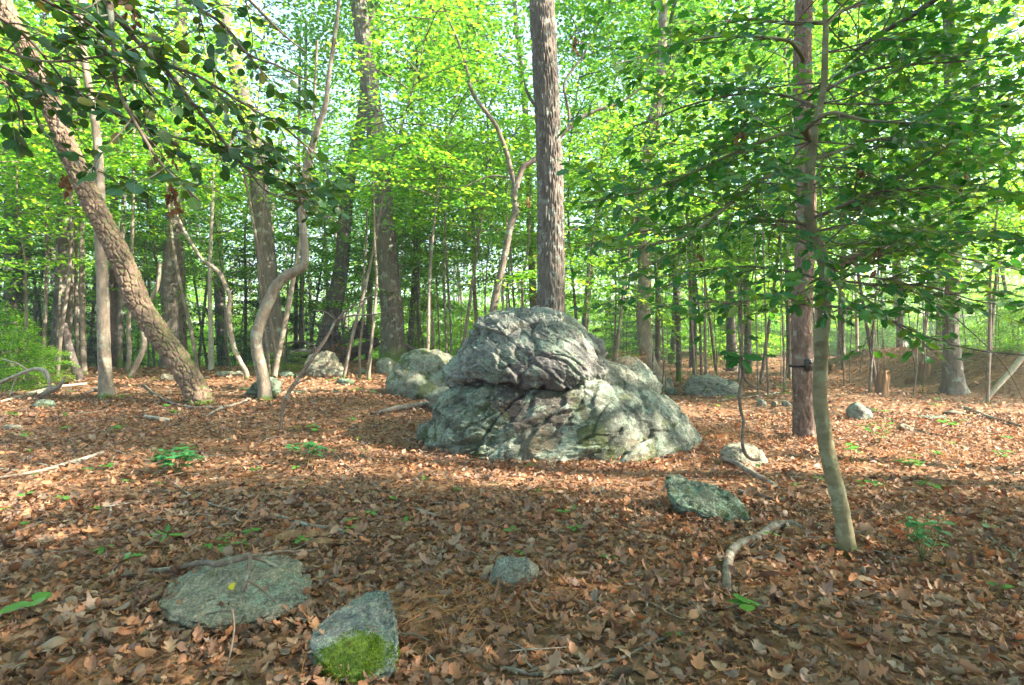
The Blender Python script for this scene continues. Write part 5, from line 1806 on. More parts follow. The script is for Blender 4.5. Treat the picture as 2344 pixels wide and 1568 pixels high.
def dpx(pts, dz):
    q, w = px_tube(pts, [Dh + dz * i / (len(pts) - 1) for i in range(len(pts))])
    return q, w


HB = [([(1848, 440, 13), (1841, 405, 12), (1815, 393, 10), (1785, 396, 10), (1729, 418, 9), (1667, 471, 8), (1615, 510, 7), (1562, 544, 5), (1480, 560, 4), (1390, 575, 3)], -.5),
      ([(1858, 325, 11), (1848, 312, 11), (1830, 300, 10), (1761, 317, 8), (1667, 356, 7), (1562, 405, 5), (1460, 440, 4), (1330, 465, 3)], -.3),
      ([(1858, 321, 12), (1846, 300, 12), (1855, 285, 11), (1876, 269, 11), (1911, 258, 9), (1980, 275, 8), (2075, 282, 6), (2200, 300, 4)], -.6),
      ([(1865, 364, 9), (1910, 350, 8), (1973, 326, 7), (2060, 317, 6), (2200, 340, 4), (2330, 350, 3)], .4),
      ([(1886, 52, 10), (1840, 53, 9), (1806, 54, 8), (1720, 44, 7), (1640, 60, 5), (1560, 90, 3)], .3),
      ([(1890, 60, 10), (1920, 28, 9), (1980, 7, 8), (2057, -10, 6), (2150, -30, 4)], .2),
      ([(1905, 612, 17), (1925, 600, 15), (1950, 588, 14), (1985, 577, 13), (2020, 568, 11), (2090, 560, 8), (2200, 590, 5), (2344, 620, 3)], .5),
      ([(1874, 575, 12), (1890, 596, 10), (1905, 625, 9), (1920, 655, 7), (1926, 690, 5), (1940, 720, 3)], -.4),
      ([(1840, 140, 9), (1835, 128, 9), (1815, 100, 9), (1790, 90, 8), (1700, 82, 6), (1600, 90, 5), (1500, 120, 4), (1400, 150, 3)], -.5),
      ([(1960, 114, 6), (2010, 80, 11), (2080, 40, 12), (2140, 0, 12), (2200, -40, 10)], -.6),
      ([(1888, 700, 6), (1930, 705, 6), (2010, 720, 5), (2120, 770, 5), (2230, 800, 4), (2360, 815, 3)], -.7),
      ([(1885, 680, 8), (1860, 700, 6), (1830, 690, 5), (1780, 680, 4), (1700, 690, 3), (1600, 700, 2)], -.8),
      ([(1880, 560, 9), (1840, 515, 8), (1760, 505, 7), (1660, 512, 6), (1560, 520, 5), (1470, 530, 4), (1340, 560, 3)], .5),
      ([(1860, 500, 8), (1930, 470, 7), (2010, 440, 6), (2130, 430, 5), (2260, 420, 3)], -.8),
      ([(1882, 640, 6), (1800, 620, 5), (1700, 610, 4), (1600, 620, 3), (1480, 640, 2)], .6),
      ([(1900, 640, 6), (2000, 650, 5), (2120, 655, 4), (2240, 690, 3), (2340, 700, 2)], -.2),
      ([(1885, 210, 8), (1960, 170, 7), (2060, 150, 5), (2200, 140, 4), (2330, 120, 3)], -.3),
      ([(1880, 250, 7), (1800, 220, 6), (1700, 215, 5), (1580, 240, 4), (1450, 290, 3)], .5)]
br = []
for pts, dz in HB:
    q, w = dpx(pts, dz)
    mb = MB()
    tube(mb, q - hb, w, 9, .04, rough=.1, seed=len(br))
    obj('branch', mb.mesh('branch', M['bark_holly' if pts[0][2] > 8 else 'twig']), holly)
    br.append((q, w, .18))
for k in range(46):
    i = int(rg.integers(9, len(tp) - 2))
    az = rg.uniform(0, 2 * PI)
    el = rg.uniform(-.15, .3)
    d = np.array([math.cos(az) * math.cos(el), math.sin(az) * math.cos(el) * .8, math.sin(el)])
    L = rg.uniform(.7, 1.6)
    q = [tp[i]]
    for j in range(5):
        d = d + rg.normal(size=3) * .22
        d[2] -= .03
        d /= np.linalg.norm(d)
        q.append(q[-1] + d * L / 5)
    q = np.array(q)
    w = np.linspace(.0055, .0015, 6)
    if q[-1][1] < 1.7:
        continue
    mb = MB()
    tube(mb, q - hb, w, 6, .06, rough=.08, seed=k)
    obj('branch', mb.mesh('branch', M['twig']), holly)
    br.append((q, w, .25))


def keep_h(p):
    if p[1] < 1.6:
        return False
    x, y = HX + p[0] / p[1] * FPX, HY - (p[2] - EYE) / p[1] * FPX
    if x < 1285:
        return False
    lim = 700 if x < 1560 else 735
    if x > 2050:
        lim = 800
    return y < lim or (y < lim + 60 and rg.uniform() < .25)


tw, LP, LA, LN, LS = twig_leaves(br, keep_h, rg, (.2, .5), .040, (.055, .09), .08, .26, .1)
# twigs that dip in front of the boulder and over the litter
ex = []
for pts, dz, lv in (([(1560, 640, 4), (1480, 672, 3), (1400, 690, 2), (1335, 712, 1.5)], .2, 6), ([(1700, 700, 4), (1640, 690, 3), (1560, 700, 3), (1500, 700, 2)], -.5, 7), ([(1700, 640, 4), (1690, 720, 4), (1694, 790, 5), (1697, 818, 5)], -.5, 1),
                   ([(1560, 560, 3), (1500, 600, 3), (1450, 625, 2), (1440, 660, 1.5)], -.4, 5), ([(2010, 720, 4), (2080, 760, 3), (2130, 800, 3), (2180, 835, 2)], -.7, 7), ([(2000, 740, 3), (1990, 790, 3), (2000, 820, 2)], .3, 4)):
    q, w = dpx(pts, dz)
    ex.append((q, w))
    tw.append((q, w))
    a_, b_, c_, d_, e_ = twig_leaves([(q, w, .35)], lambda p: True, rg, (.06, .14), .05, (.06, .09), .09, .2, .1)
    tw += a_
    LP, LA, LN, LS = np.vstack([LP, b_]), np.vstack([LA, c_]), np.vstack([LN, d_]), np.concatenate([LS, e_])
print('holly leaves', len(LP))
HP = [leaf_proto('holly', .35, .3), leaf_proto('holly', -.3, .22), leaf_proto('holly', .1, .4)]
leafy(holly, hb, tw, LP, LA, LN, LS, HP, M['holly'], 280)
# the bare crooked twig that hangs down in front of the litter
for pts in ([(1690, 640, 4), (1694, 720, 4), (1698, 780, 5), (1696, 822, 7), (1700, 850, 7), (1697, 875, 7), (1692, 905, 7), (1696, 940, 7), (1702, 965, 7), (1700, 995, 7), (1700, 1022, 7), (1708, 1042, 7), (1722, 1052, 7), (1740, 1052, 7)],
            [(1699, 850, 6), (1706, 868, 6), (1722, 884, 5), (1740, 890, 4), (1756, 896, 3)]):
    q, w = px_tube(pts, 2.85)
    mb = MB()
    tube(mb, q - hb, w, 10, .02, rough=.15, seed=3)
    obj('hanging_twig', mb.mesh('hanging_twig', M['twig']), holly)
pr = leaf_proto('holly', .3, .2)
b = MB()
b.add(pr[0], pr[1], np.stack([pr[0][:, 0], pr[0][:, 1] + .5], 1))
lm = b.mesh('leaf', M['holly'])
for (x, y, ang, sc_) in ((1694, 818, PI, .105), (1697, 818, 0, .11), (1690, 822, -2.4, .085), (1698, 824, -1.2, .08), (1692, 815, 2.7, .075)):
    p = P(x, y, 2.83) - hb
    A = np.array([[math.cos(ang), -.25, math.sin(ang) * .6 - .15]])
    A, B, N = frames(A, np.array([[.1, -.6, .8]]))
    o = obj('leaf', lm, holly)
    o.matrix_basis = mat_from(A[0], B[0], N[0], sc_, p)

# --- the branch that reaches in from the upper left
rg = np.random.default_rng(9)
ob_ = np.array([-3.7, 2.3, tz(-3.7, 2.3)])
over = empty('overhanging_tree', ob_, 'thin branches with round dark leaves hanging in from the left across the upper left corner', 'tree')
mb = MB()
tb = np.array([[0, 0, -.1], [.05, 0, 1.2], [.15, .05, 2.4], [.4, .1, 3.4], [.7, .15, 4.4], [1.0, .2, 5.5]])
tube(mb, tb, np.array([.09, .08, .07, .06, .045, .03]), 16, .08, .02, .06, 4, None, .2)
obj('trunk', mb.mesh('trunk', M['bark_grey']), over)
OB = [([(120, -190, 24), (200, -60, 20), (244, 0, 19), (252, 24, 15), (258, 87, 9), (263, 174, 8), (280, 225, 8), (296, 258, 8), (342, 335, 7), (377, 384, 6), (420, 425, 5), (457, 460, 4)], 2.5, -.2),
      ([(252, 24, 14), (280, 55, 12), (314, 94, 11), (366, 143, 11), (395, 178, 9), (419, 209, 9), (453, 251, 8), (490, 295, 7), (523, 338, 7), (558, 377, 6), (610, 402, 5), (663, 419, 5), (690, 465, 3)], 2.5, .3),
      ([(366, 143, 9), (415, 160, 7), (453, 174, 6), (505, 205, 6), (558, 237, 6), (600, 262, 5), (645, 287, 5), (698, 331, 4), (760, 380, 3)], 2.6, .3),
      ([(380, -60, 9), (436, 0, 8), (470, 28, 7), (506, 52, 7), (535, 82, 6), (558, 115, 6), (590, 135, 5), (628, 147, 5), (680, 172, 4), (735, 197, 3)], 2.6, .2),
      ([(-60, 20, 8), (0, 40, 8), (70, 94, 7), (110, 140, 6), (160, 200, 5), (230, 250, 4)], 2.3, .3),
      ([(-60, 130, 8), (0, 150, 8), (50, 175, 7), (105, 199, 7), (175, 222, 7), (244, 251, 6), (320, 285, 6), (401, 314, 6), (460, 328, 5), (523, 338, 4), (580, 345, 3)], 2.5, .3),
      ([(-60, 90, 8), (0, 110, 7), (70, 135, 6), (140, 140, 6), (220, 130, 5), (310, 110, 4), (400, 70, 3)], 2.2, .2),
      ([(-40, 160, 6), (10, 190, 6), (40, 240, 5), (55, 300, 4), (40, 350, 3)], 2.5, .1),
      ([(500, -60, 8), (560, -10, 7), (610, 40, 6), (650, 80, 5), (700, 120, 3)], 2.8, .2),
      ([(558, 377, 5), (600, 430, 4), (640, 450, 4), (700, 470, 3), (760, 500, 3), (830, 540, 2)], 2.8, .2),
      ([(523, 338, 5), (545, 300, 4), (600, 320, 4), (650, 360, 3), (720, 400, 2)], 2.8, .1),
      ([(105, 199, 5), (80, 250, 4), (100, 300, 4), (160, 350, 3), (200, 380, 2)], 2.6, 0),
      ([(-60, -80, 9), (60, -20, 8), (140, 20, 7), (210, 60, 6), (290, 140, 5), (360, 230, 3)], 2.1, .3),
      ([(680, 460, 4), (690, 440, 3), (720, 440, 3), (770, 440, 2)], 3.0, .2)]
br = []
for pts, D0, dz in OB:
    q, w = px_tube(pts, [D0 + dz * i / (len(pts) - 1) for i in range(len(pts))])
    if pts[0][0] < 0 or pts[0][1] < -50:      # joins the trunk outside the picture
        t = ob_ + tb[2 + (len(br) % 3)]
        q = np.vstack([t, (t * .45 + q[0] * .55) + np.array([0, 0, .12]), q])
        w = np.concatenate([[max(.014, w[0] * 1.3), max(.011, w[0] * 1.1)], w])
    mb = MB()
    tube(mb, q - ob_, w, 9, .03, rough=.12, seed=len(br))
    obj('branch', mb.mesh('branch', M['twig']), over)
    br.append((q[-len(pts):], w[-len(pts):], .04))


def keep_o(p):
    if p[1] < 1.2:
        return False
    x, y = HX + p[0] / p[1] * FPX, HY - (p[2] - EYE) / p[1] * FPX
    if x > 600 + y * .5:
        return False
    lim = np.interp(x, [-100, 0, 120, 250, 350, 470, 560, 640, 700, 830], [330, 330, 370, 430, 470, 470, 450, 470, 560, 540])
    return y < lim


tw, LP, LA, LN, LS = twig_leaves(br, keep_o, rg, (.14, .38), .036, (.038, .07), .06, .3, .3)
print('overhang leaves', len(LP))
leafy(over, ob_, tw, LP, LA, LN, LS, [leaf_proto('round', .2, .12), leaf_proto('round', -.25, .1), leaf_proto('oval', .3, .2)], M['beech'], 290)
# clusters of dead leaves and needles hanging in the twigs
pr = leaf_proto('oak2', .8, .3)
for k, (x, y, D, n_) in enumerate(((395, 440, 2.8, 16), (400, 345, 2.9, 9), (155, 420, 2.6, 10), (300, 30, 2.5, 8), (1320, 85, 8.5, 14), (1210, 450, 9, 5), (1695, 310, 3.2, 7), (1975, 390, 3.0, 6), (2205, 395, 3.0, 5), (1600, 575, 3.3, 6), (2010, 585, 3.0, 5))):
    p = P(x, y, D)
    b = MB()
    sz = .05 if D < 5 else .11
    o = rg.normal(size=(n_, 3)) * sz * np.array([.2, .2, .7])
    leaves(b, o, np.tile([[0, 0, -1.]], (n_, 1)) + rg.normal(size=(n_, 3)) * .4, rg.normal(size=(n_, 3)), rg.uniform(.7, 1.2, n_) * sz, pr)
    lb = ['bunch of brown dead leaves hanging below the upper left branches, longest one', 'small bunch of dead leaves caught in the upper left twigs', 'bunch of dead leaves hanging left of the leaning trunk', 'dead leaves caught at the fork of the upper left branch',
          'pale brown dead leaf bunch hanging right of the tall ridged trunk', 'tiny brown dead leaf bunch hanging near the forked tree', 'dead leaf hanging in the spiny twigs left of the pine', 'brown dead leaf cluster right of the slender front trunk, high up',
          'reddish dead leaf cluster among the spiny leaves at right', 'brown dead leaf cluster low on the left spiny twigs', 'brown dead leaves on the right hand spiny branch'][k]
    tag(obj('dead_leaf_bunch', b.mesh('dead_leaf_bunch', M['dead_leaf']), None, p), lb, 'dead leaves')

# ------------------------------------------------------------------ litter
r3 = np.random.default_rng(33)


def litter_pts(n, y0, y1, wide=.98, off_=.5):
    y = np.sqrt(r3.uniform(y0 ** 2, y1 ** 2, n))
    x = r3.uniform(-1, 1, n) * (wide * y + off_)
    return x, y


def litter(name, n, y0, y1, kinds, smin, smax, lift, tilt, mat, big=False, wide=.98):
    x, y = litter_pts(n, y0, y1, wide)
    inside = (((x - .62) / 1.62) ** 2 + ((y - 7.05) / 1.0) ** 2 < 1) & (y > 5.9)
    x, y = x[~inside], y[~inside]
    n = len(x)
    z = terrain(x, y) + r3.uniform(0, 1, n) ** 1.5 * lift + .004
    q = np.stack([x, y, z], 1)
    az = r3.uniform(0, 2 * PI, n)
    A = np.stack([np.cos(az), np.sin(az), r3.normal(size=n) * tilt * .6], 1)
    Nn = r3.normal(size=(n, 3)) * tilt + np.array([0, 0, 1])
    fl = r3.uniform(size=n) < .4
    Nn[fl] *= -1
    S = (smin + (smax - smin) * r3.uniform(0, 1, n) ** 1.5) * (1 + .5 * (r3.uniform(size=n) < .12))
    mb = MB()
    for j, k in enumerate(kinds):
        sl = slice(j, None, len(kinds))
        leaves(mb, q[sl], A[sl], Nn[sl], S[sl], k, r3.uniform(.7, 1.15, len(q[sl])))
    return tag(obj(name, mb.mesh(name, mat, True)), kind='stuff')


KN = [leaf_proto('oak', .9, .25), leaf_proto('oak2', 1.2, .4), leaf_proto('oak', 1.8, -.3), leaf_proto('oak2', -.8, .3), leaf_proto('oak', -1.3, -.2), leaf_proto('oval', -.9, .5), leaf_proto('maple', .7, .2), leaf_proto('lance', 1.2, .8), leaf_proto('oak2', 1.6, .5)]


def lowp(kind, curl, fold):
    h = {'oak': [(0, .02), (.3, .2), (.42, .1), (.62, .32), (1, 0)], 'oval': [(0, 0), (.3, .25), (.7, .22), (1, 0)]}[kind]
    h = np.array(h)
    n = len(h)
    L = np.stack([h[:, 0], h[:, 1], np.abs(h[:, 1]) * fold], 1)
    R = np.stack([h[:, 0], -h[:, 1], np.abs(h[:, 1]) * fold], 1)
    mid = np.stack([h[:, 0], h[:, 0] * 0, h[:, 0] * 0], 1)
    v = np.vstack([mid, L, R])
    v[:, 2] += curl * (v[:, 0] - .45) ** 2
    t = []
    for i in range(n - 1):
        t += [[i, i + 1, n + i + 1], [i, n + i + 1, n + i], [i, 2 * n + i + 1, i + 1], [i, 2 * n + i, 2 * n + i + 1]]
    return v, np.array(t)


KM = [lowp('oak', .9, .3), lowp('oval', 1.1, .4), lowp('oak', -1.0, .3), lowp('oval', -.8, .5)]
KF = [(np.array([[0, 0, .1], [.45, .3, .18], [1, 0, .12], [.5, -.3, .1]]), np.array([[0, 2, 1], [0, 3, 2]])), (np.array([[0, 0, .0], [.3, .26, .1], [.9, .1, .25], [.6, -.3, .05]]), np.array([[0, 2, 1], [0, 3, 2]]))]
litter('leaf_litter', 23000, 1.7, 4.6, KN, .028, .088, .034, .5, M['litter'])
litter('leaf_litter', 36000, 4.4, 9.5, KM, .03, .085, .035, .5, M['litter'])
litter('leaf_litter', 46000, 9.3, 20, KF, .05, .10, .03, .45, M['litter'])
litter('leaf_litter', 42000, 19.5, 48, KF, .08, .16, .03, .5, M['litter'])

# leaves heaped against the feet of the stones
def heap(spots, sz=(.04, .085)):
    q = []
    for (cx, cy_, sx, sy, h, n) in spots:
        a = np.stack([cx + r3.normal(size=n) * sx, cy_ + r3.normal(size=n) * sy], 1)
        e = np.exp(-.5 * (((a[:, 0] - cx) / sx) ** 2 + ((a[:, 1] - cy_) / sy) ** 2))
        q.append(np.stack([a[:, 0], a[:, 1], terrain(a[:, 0], a[:, 1]) + .01 + h * e * r3.uniform(.3, 1, n)], 1))
    q = np.concatenate(q)
    n = len(q)
    az = r3.uniform(0, 2 * PI, n)
    A = np.stack([np.cos(az), np.sin(az), r3.normal(size=n) * .35], 1)
    Nn = r3.normal(size=(n, 3)) * .5 + np.array([0, 0, 1])
    mb = MB()
    for j, k in enumerate(KN):
        sl = slice(j, None, len(KN))
        leaves(mb, q[sl], A[sl], Nn[sl], r3.uniform(sz[0], sz[1], len(q[sl])), k, r3.uniform(.7, 1.1, len(q[sl])))
    return tag(obj('leaf_drift', mb.mesh('leaf_drift', M['litter'])), kind='stuff')


def gp_(x, y):
    return tuple(G(x, y)[:2])


heap([(*gp_(660, 1432), .12, .04, .03, 70), (*gp_(480, 1462), .18, .03, .02, 80), (*gp_(345, 1395), .06, .10, .04, 50), (*gp_(830, 1556), .14, .03, .01, 40), (*gp_(700, 1500), .05, .08, .04, 40), (*gp_(1175, 1380), .10, .04, .025, 50), (*gp_(1245, 1330), .04, .08, .03, 30),
      (*gp_(1620, 1195), .22, .06, .05, 90), (*gp_(1717, 1078), .22, .08, .05, 60), (.3, 5.85, .8, .10, .05, 320), (1.6, 6.0, .5, .12, .05, 160), (-.75, 6.25, .25, .2, .06, 120), (2.35, 6.6, .15, .35, .08, 140), (*gp_(460, 925), .3, .15, .05, 90), (*gp_(1945, 1275), .10, .06, .03, 40), (*gp_(1843, 1006), .25, .12, .05, 80)])

# the largest fallen leaves, one by one
x, y = litter_pts(290, 1.95, 5.0, .9, .1)
z = terrain(x, y) + .028
az = r3.uniform(0, 2 * PI, len(x))
A = np.stack([np.cos(az), np.sin(az), r3.normal(size=len(x)) * .22], 1)
Nn = r3.normal(size=(len(x), 3)) * .3 + np.array([0, -.1, 1])
A, B, Nn = frames(A, Nn)
ms = []
for pr in (leaf_proto('oak', 1.1, .3), leaf_proto('oak2', -.9, .35), leaf_proto('maple', .8, .25), leaf_proto('oval', 1.3, .5), leaf_proto('oak', -1.2, .2)):
    b = MB()
    b.add(pr[0], pr[1], np.stack([pr[0][:, 0], pr[0][:, 1] + .5], 1))
    ms.append(b.mesh('fallen_leaf', M['litter_big']))
for i in range(len(x)):
    o = obj('fallen_leaf', ms[i % 5], ground)
    s = r3.uniform(.055, .10)
    o.matrix_basis = mat_from(A[i], B[i], Nn[i], s, (x[i], y[i], z[i]))
pr = leaf_proto('oval', .3, .2)
b = MB()
b.add(pr[0], pr[1], np.stack([pr[0][:, 0], pr[0][:, 1] + .5], 1))
p = G(518, 1398)
o = tag(obj('yellow_leaf', b.mesh('yellow_leaf', M['yellow_leaf']), None, p + np.array([0, 0, .10])), 'single bright yellow leaf lying on the streaked slab', 'leaf')
o.matrix_basis = mat_from(*[a[0] for a in frames(np.array([[.5, .1, .7]]), np.array([[0, -1, .5]]))], .055, p + np.array([0, .02, .075]))


# bits of twig strewn through the litter
tb_ = MB()
x, y = litter_pts(620, 1.9, 11)
for i in range(len(x)):
    L = r3.uniform(.06, .34)
    a_ = r3.uniform(0, 2 * PI)
    q = np.array([[x[i] + math.cos(a_) * L * t + r3.normal() * .012, y[i] + math.sin(a_) * L * t + r3.normal() * .012, 0] for t in (-.5, -.15, .2, .5)])
    q[:, 2] = terrain(q[:, 0], q[:, 1]) + .03 + r3.uniform(0, .02, 4)
    tube(tb_, q, np.array([.5, .9, 1, .5]) * r3.uniform(.0014, .0045), 5, .08, cap=False)
tag(obj('twig_litter', tb_.mesh('twig_litter', M['deadwood'])), kind='stuff')


# pine needles
def needles(name, n, y0, y1, cx=None):
    if cx is None:
        x, y = litter_pts(n, y0, y1)
        dn = fbm(np.stack([x * .9, y * .9, x * 0], 1), 2, 51)
        k = dn > r3.uniform(-.5, .5, n)
        x, y = x[k], y[k]
        z = terrain(x, y) + r3.uniform(.01, .045, len(x))
    else:
        x, y, z = cx
    n = len(x)
    az = r3.normal(size=n) * .9 + r3.choice([0, PI * .3, PI], n)
    A = np.stack([np.cos(az), np.sin(az), r3.normal(size=n) * .2], 1)
    Nn = np.array([[0, 0, 1.]]) + r3.normal(size=(n, 3)) * .3
    pr = (np.array([[0, -.008, 0], [0, .008, 0], [.5, .008, .03], [.5, -.008, .03], [1, 0, 0]]), np.array([[0, 3, 2], [0, 2, 1], [3, 4, 2]]))
    mb = MB()
    leaves(mb, np.stack([x, y, z], 1), A, Nn, r3.uniform(.09, .19, n), pr)
    return tag(obj(name, mb.mesh(name, M['needle'], False)), kind='stuff')


needles('pine_needles', 22000, 1.8, 7.5)
# drifts of needles: on the shoulder of the boulder, down its right side, round the small rocks
def drift(cx, cy, cz, sx, sy, sz, n):
    return np.array([cx + r3.normal(size=n) * sx, cy + r3.normal(size=n) * sy, cz + r3.normal(size=n) * sz])


dr = np.concatenate([drift(1.42, 7.0, 1.04, .12, .2, .05, 330), drift(2.55, 6.9, .10, .22, .5, .05, 500), drift(.4, 5.75, .02, .8, .08, .02, 500), drift(-.35, 2.5, .08, .22, .12, .03, 260), drift(.02, 2.85, .05, .25, .06, .02, 150)], 1)
x_, y_, z_ = dr
z_ = np.where(z_ < .3, np.maximum(z_, terrain(x_, y_) + .02), z_)
needles('needle_drifts', len(x_), 0, 0, (x_, y_, z_))


# ------------------------------------------------------------------ seedlings
def plant(label, p, nst, nl, h, ls, proto='oval', mat='seed', spread=.12, cat='seedling', group=None, name='seedling', droopy=.1, seed=0):
    rr_ = np.random.default_rng(seed + 500)
    root = empty(name, p, label, cat, group)
    st = MB()
    pts, AA, NN, SS = [], [], [], []
    for i in range(nst):
        az = rr_.uniform(0, 6.28)
        d = np.array([math.cos(az) * spread / max(h, .05) * rr_.uniform(.2, 1), math.sin(az) * spread / max(h, .05) * rr_.uniform(.2, 1), 1])
        d /= np.linalg.norm(d)
        hh = h * rr_.uniform(.65, 1.15)
        q = np.array([[0, 0, -.02], d * hh * .5 + rr_.normal(size=3) * .01, d * hh + rr_.normal(size=3) * .012])
        tube(st, q, [.0025, .002, .0013], 5, .05, cap=False)
        k = max(1, int(round(nl / nst)))
        for j in range(k):
            f = 1 if nst == 1 and k < 7 else rr_.uniform(.45, 1.0)
            a2 = j * 2.4 + rr_.uniform(-.3, .3) + az
            c = q[1] * (1 - f) + q[2] * f if f > .5 else q[1]
            a = np.array([math.cos(a2), math.sin(a2), rr_.uniform(-.25, .25) - droopy])
            pts.append(c + a * .008)
            AA.append(a)
            NN.append(np.array([0, 0, 1]) + rr_.normal(size=3) * .2)
            SS.append(ls * rr_.uniform(.7, 1.15))
    obj('stem', st.mesh('stem', M['stem']), root)
    pr = leaf_proto(proto, .15, .12)
    A, B, Nq = frames(np.array(AA), np.array(NN))
    me = PL.get((proto, mat))
    if me is None:
        b = MB()
        b.add(pr[0], pr[1], np.stack([pr[0][:, 0], pr[0][:, 1] + .5], 1))
        me = PL[(proto, mat)] = b.mesh('leaf', M[mat])
    for i in range(len(pts)):
        o = obj('leaf', me, root)
        o.matrix_basis = mat_from(A[i], B[i], Nq[i], SS[i], pts[i])
    return root


PL = {}
PLN = [
    ('dark green many stemmed seedling clump in the litter at left', (405, 1088), 22, 130, .27, .085, 'holly', 'clump', .34),
    ('green leafy seedling clump left of the boulder, right of the dark clump', (708, 1068), 13, 70, .24, .08, 'holly', 'clump', .24),
    ('upright dark green seedling with many small leaves at lower right', (2112, 1290), 12, 75, .27, .058, 'holly', 'clump', .18),
    ('low plant with long narrow pointed leaves at lower left', (383, 1258), 1, 7, .05, .13, 'lance', 'seed', .03),
    ('small bright green three leaved seedling left of the streaked slab', (290, 1305), 1, 3, .05, .065, 'maple', 'seed', .03),
    ('seedling with one big bright green leaf at lower left', (68, 1412), 1, 3, .05, .10, 'round', 'seed', .03),
    ('seedling with four big rounded bright green leaves at lower right', (1722, 1428), 1, 4, .07, .085, 'round', 'seed', .03),
    ('pale fronded seedlings in the sun right of the slender front trunk', (2010, 1020), 7, 26, .30, .085, 'oval', 'seed', .26),
    ('green seedling right behind the slender front trunk', (1948, 1062), 3, 10, .22, .08, 'round', 'seed', .12),
    ('tiny bright green leaf by the foot of the slender front trunk', (1908, 1268), 1, 2, .03, .05, 'oval', 'seed', .02),
    ('little green seedling at the right edge above the forked branch', (2268, 1222), 1, 3, .04, .05, 'round', 'seed', .02),
    ('small green seedling at lower right near the border', (2290, 1370), 1, 4, .04, .05, 'oval', 'seed', .02),
    ('small green seedling near the bottom edge below the long branch end', (1548, 1468), 1, 3, .04, .035, 'oval', 'seed', .02),
    ('flat green seedling just above the small round front rock', (1296, 1192), 1, 4, .04, .06, 'oval', 'seed', .02),
    ('yellow green seedling in the litter left of the mint slab', (1268, 1138), 1, 3, .04, .045, 'oval', 'seed', .02),
    ('green seedling by the thin curved branch at centre', (935, 1202), 1, 3, .05, .05, 'oval', 'seed', .02),
    ('pair of small seedlings below the leafy clump at centre left', (855, 1140), 2, 7, .05, .045, 'oval', 'seed', .1),
    ('leafy seedling left of the long thin branch end', (575, 1232), 1, 6, .05, .06, 'oval', 'seed', .03),
    ('small seedling above the streaked slab', (515, 1248), 2, 8, .05, .045, 'oval', 'seed', .08),
    ('seedling pair beside the fallen pale pole at left', (240, 1078), 2, 6, .06, .06, 'round', 'seed', .1),
    ('seedling in the shade at the left border', (8, 1175), 1, 4, .05, .06, 'oval', 'seed', .03),
    ('maple like seedling in the sunlit litter at left', (270, 990), 2, 9, .08, .09, 'maple', 'seed', .1),
    ('small seedling in the sunlit litter at far left', (60, 1005), 3, 10, .08, .07, 'oval', 'seed', .16),
    ('seedling left of the flat blue green stone', (22, 960), 3, 10, .09, .08, 'oval', 'seed', .15),
    ('seedling at the foot of the pale slender trunk', (285, 915), 3, 12, .09, .08, 'oval', 'seed', .2),
    ('bright seedling under the thin fallen branch below the leaning trunk', (400, 950), 2, 7, .07, .08, 'oval', 'seed', .1),
    ('dark green leaf by the bent sapling', (720, 1000), 1, 2, .05, .08, 'round', 'seed', .02),
    ('seedlings in a row right of the slender front trunk, nearest one', (1990, 1120), 4, 12, .10, .06, 'oval', 'seed', .25),
    ('seedling patch in the sunlit litter at right, upper one', (2080, 1068), 5, 18, .10, .07, 'oval', 'seed', .35),
    ('seedling patch in the sunlit litter at right, lower one', (2140, 1125), 5, 18, .09, .055, 'oval', 'seed', .35),
    ('seedling patch at the right border', (2290, 1050), 4, 14, .10, .06, 'oval', 'seed', .3),
    ('low mint green seedlings beside the buried mint stone', (2170, 975), 5, 18, .10, .08, 'round', 'seed', .4),
    ('pale seedling just in front of the far right trunk', (2150, 935), 3, 12, .16, .11, 'lance', 'seed', .3),
    ('seedling in the shade behind the right end of the boulder', (1672, 920), 2, 6, .12, .09, 'round', 'seed', .1),
    ('tall thin seedling with pale leaves in front of the pine', (1806, 1000), 1, 7, .62, .09, 'maple', 'seed', .06),
    ('fern like green seedling behind the twisted trunk', (1570, 868), 4, 18, .25, .16, 'lance', 'seed', .4),
    ('small seedling at the foot of the great boulder', (1130, 1118), 1, 3, .04, .05, 'oval', 'seed', .02),
]
for k, (lb, (x, y), nst, nl, h, ls, pk, mt, spd) in enumerate(PLN):
    plant(lb, G(x, y) + np.array([0, 0, .02]), nst, nl, h, ls, pk, mt, spd, seed=k)
k = 0
for i in range(90):
    x, y = r3.uniform(20, 2330), 870 + r3.uniform(0, 1) ** 1.6 * 430
    g = G(x, y)
    if abs(g[0] - .6) < 1.9 and 5.8 < g[1] < 8.6:
        continue
    plant('tiny green seedling among the fallen leaves of the clearing', g + np.array([0, 0, .015]), 1, 3 + i % 3, .05, .055 if g[1] < 7 else .09, 'oval', 'seed', .03, group='tiny seedlings in the litter', seed=100 + i)


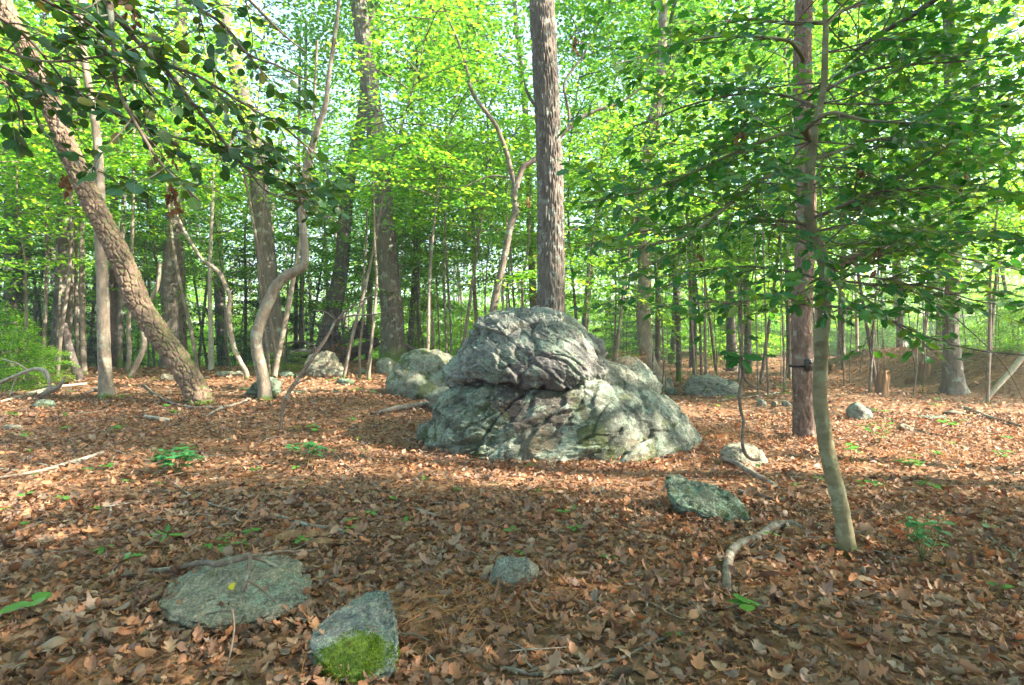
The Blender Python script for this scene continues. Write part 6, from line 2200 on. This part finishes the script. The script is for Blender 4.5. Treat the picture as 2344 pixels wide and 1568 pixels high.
# ------------------------------------------------------------------ pine cones
def cone_mesh():
    mb = MB()
    n = 110
    i = np.arange(n)
    t = (i + .5) / n
    az = i * 2.39996
    r_ = .42 * np.sin(PI * np.clip(t * .85 + .12, 0, 1)) ** .8
    p = np.stack([t * 2 - 1, np.cos(az) * r_ * .55, np.sin(az) * r_ * .55], 1)
    o = np.stack([np.full(n, .8), np.cos(az), np.sin(az)], 1)
    pr = (np.array([[0, -.12, 0], [0, .12, 0], [.6, .3, .1], [.9, 0, .14], [.6, -.3, .1]]), np.array([[0, 1, 2], [0, 2, 3], [0, 3, 4]]))
    nn = np.stack([np.full(n, -1.), np.cos(az) * .5, np.sin(az) * .5], 1)
    leaves(mb, p, o, nn, np.full(n, .36), pr)
    tube(mb, np.array([[-1, 0, 0], [-.4, 0, 0], [.4, 0, 0], [1.05, 0, 0]]), [.12, .24, .22, .05], 10, .2)
    return mb.mesh('pine_cone', M['cone'])


CM = cone_mesh()
for k, (x, y, ang, s, lb) in enumerate(((825, 1302, -1.1, .045, 'grey pine cone above the mossy rock'), (1330, 1262, .1, .04, 'brown pine cone right of the small rounded rock'), (1424, 1558, .3, .04, 'pine cone at the bottom edge, right of centre'),
                                        (1820, 1400, .9, .03, 'small pine cone left of the slender front trunk foot'), (1690, 1395, .6, .03, 'pine cone above the big green four leaved seedling'), (2240, 1470, .5, .035, 'pine cone in the lower right corner'),
                                        (905, 1232, -.1, .035, 'dark pine cone at the end of the long thin branch'), (1418, 1192, .2, .035, 'pale pine cone in the litter at centre'))):
    g = G(x, y)
    tag(obj('pine_cone', CM, None, g + np.array([0, 0, s * .4 + .012]), ang, s), lb, 'pine cone')

print('tris', sum(len(m.polygons) for m in bpy.data.meshes), 'objects', len(bpy.data.objects))

# ------------------------------------------------------------------ air between the trees
hz = MB()
box_mb(hz, (0, 58, 20), (324, 236, 52), 0)
hm, hnt, hns, hlk = new_mat('woodland_haze')
ho = hns.new('ShaderNodeOutputMaterial')
hv = hns.new('ShaderNodeVolumePrincipled')
hv.inputs['Color'].default_value = (.80, .90, 1.0, 1)
hv.inputs['Density'].default_value = .0018
hv.inputs['Anisotropy'].default_value = .2
hlk.new(hv.outputs[0], ho.inputs['Volume'])
tag(obj('haze', hz.mesh('haze', hm, False)), kind='stuff')
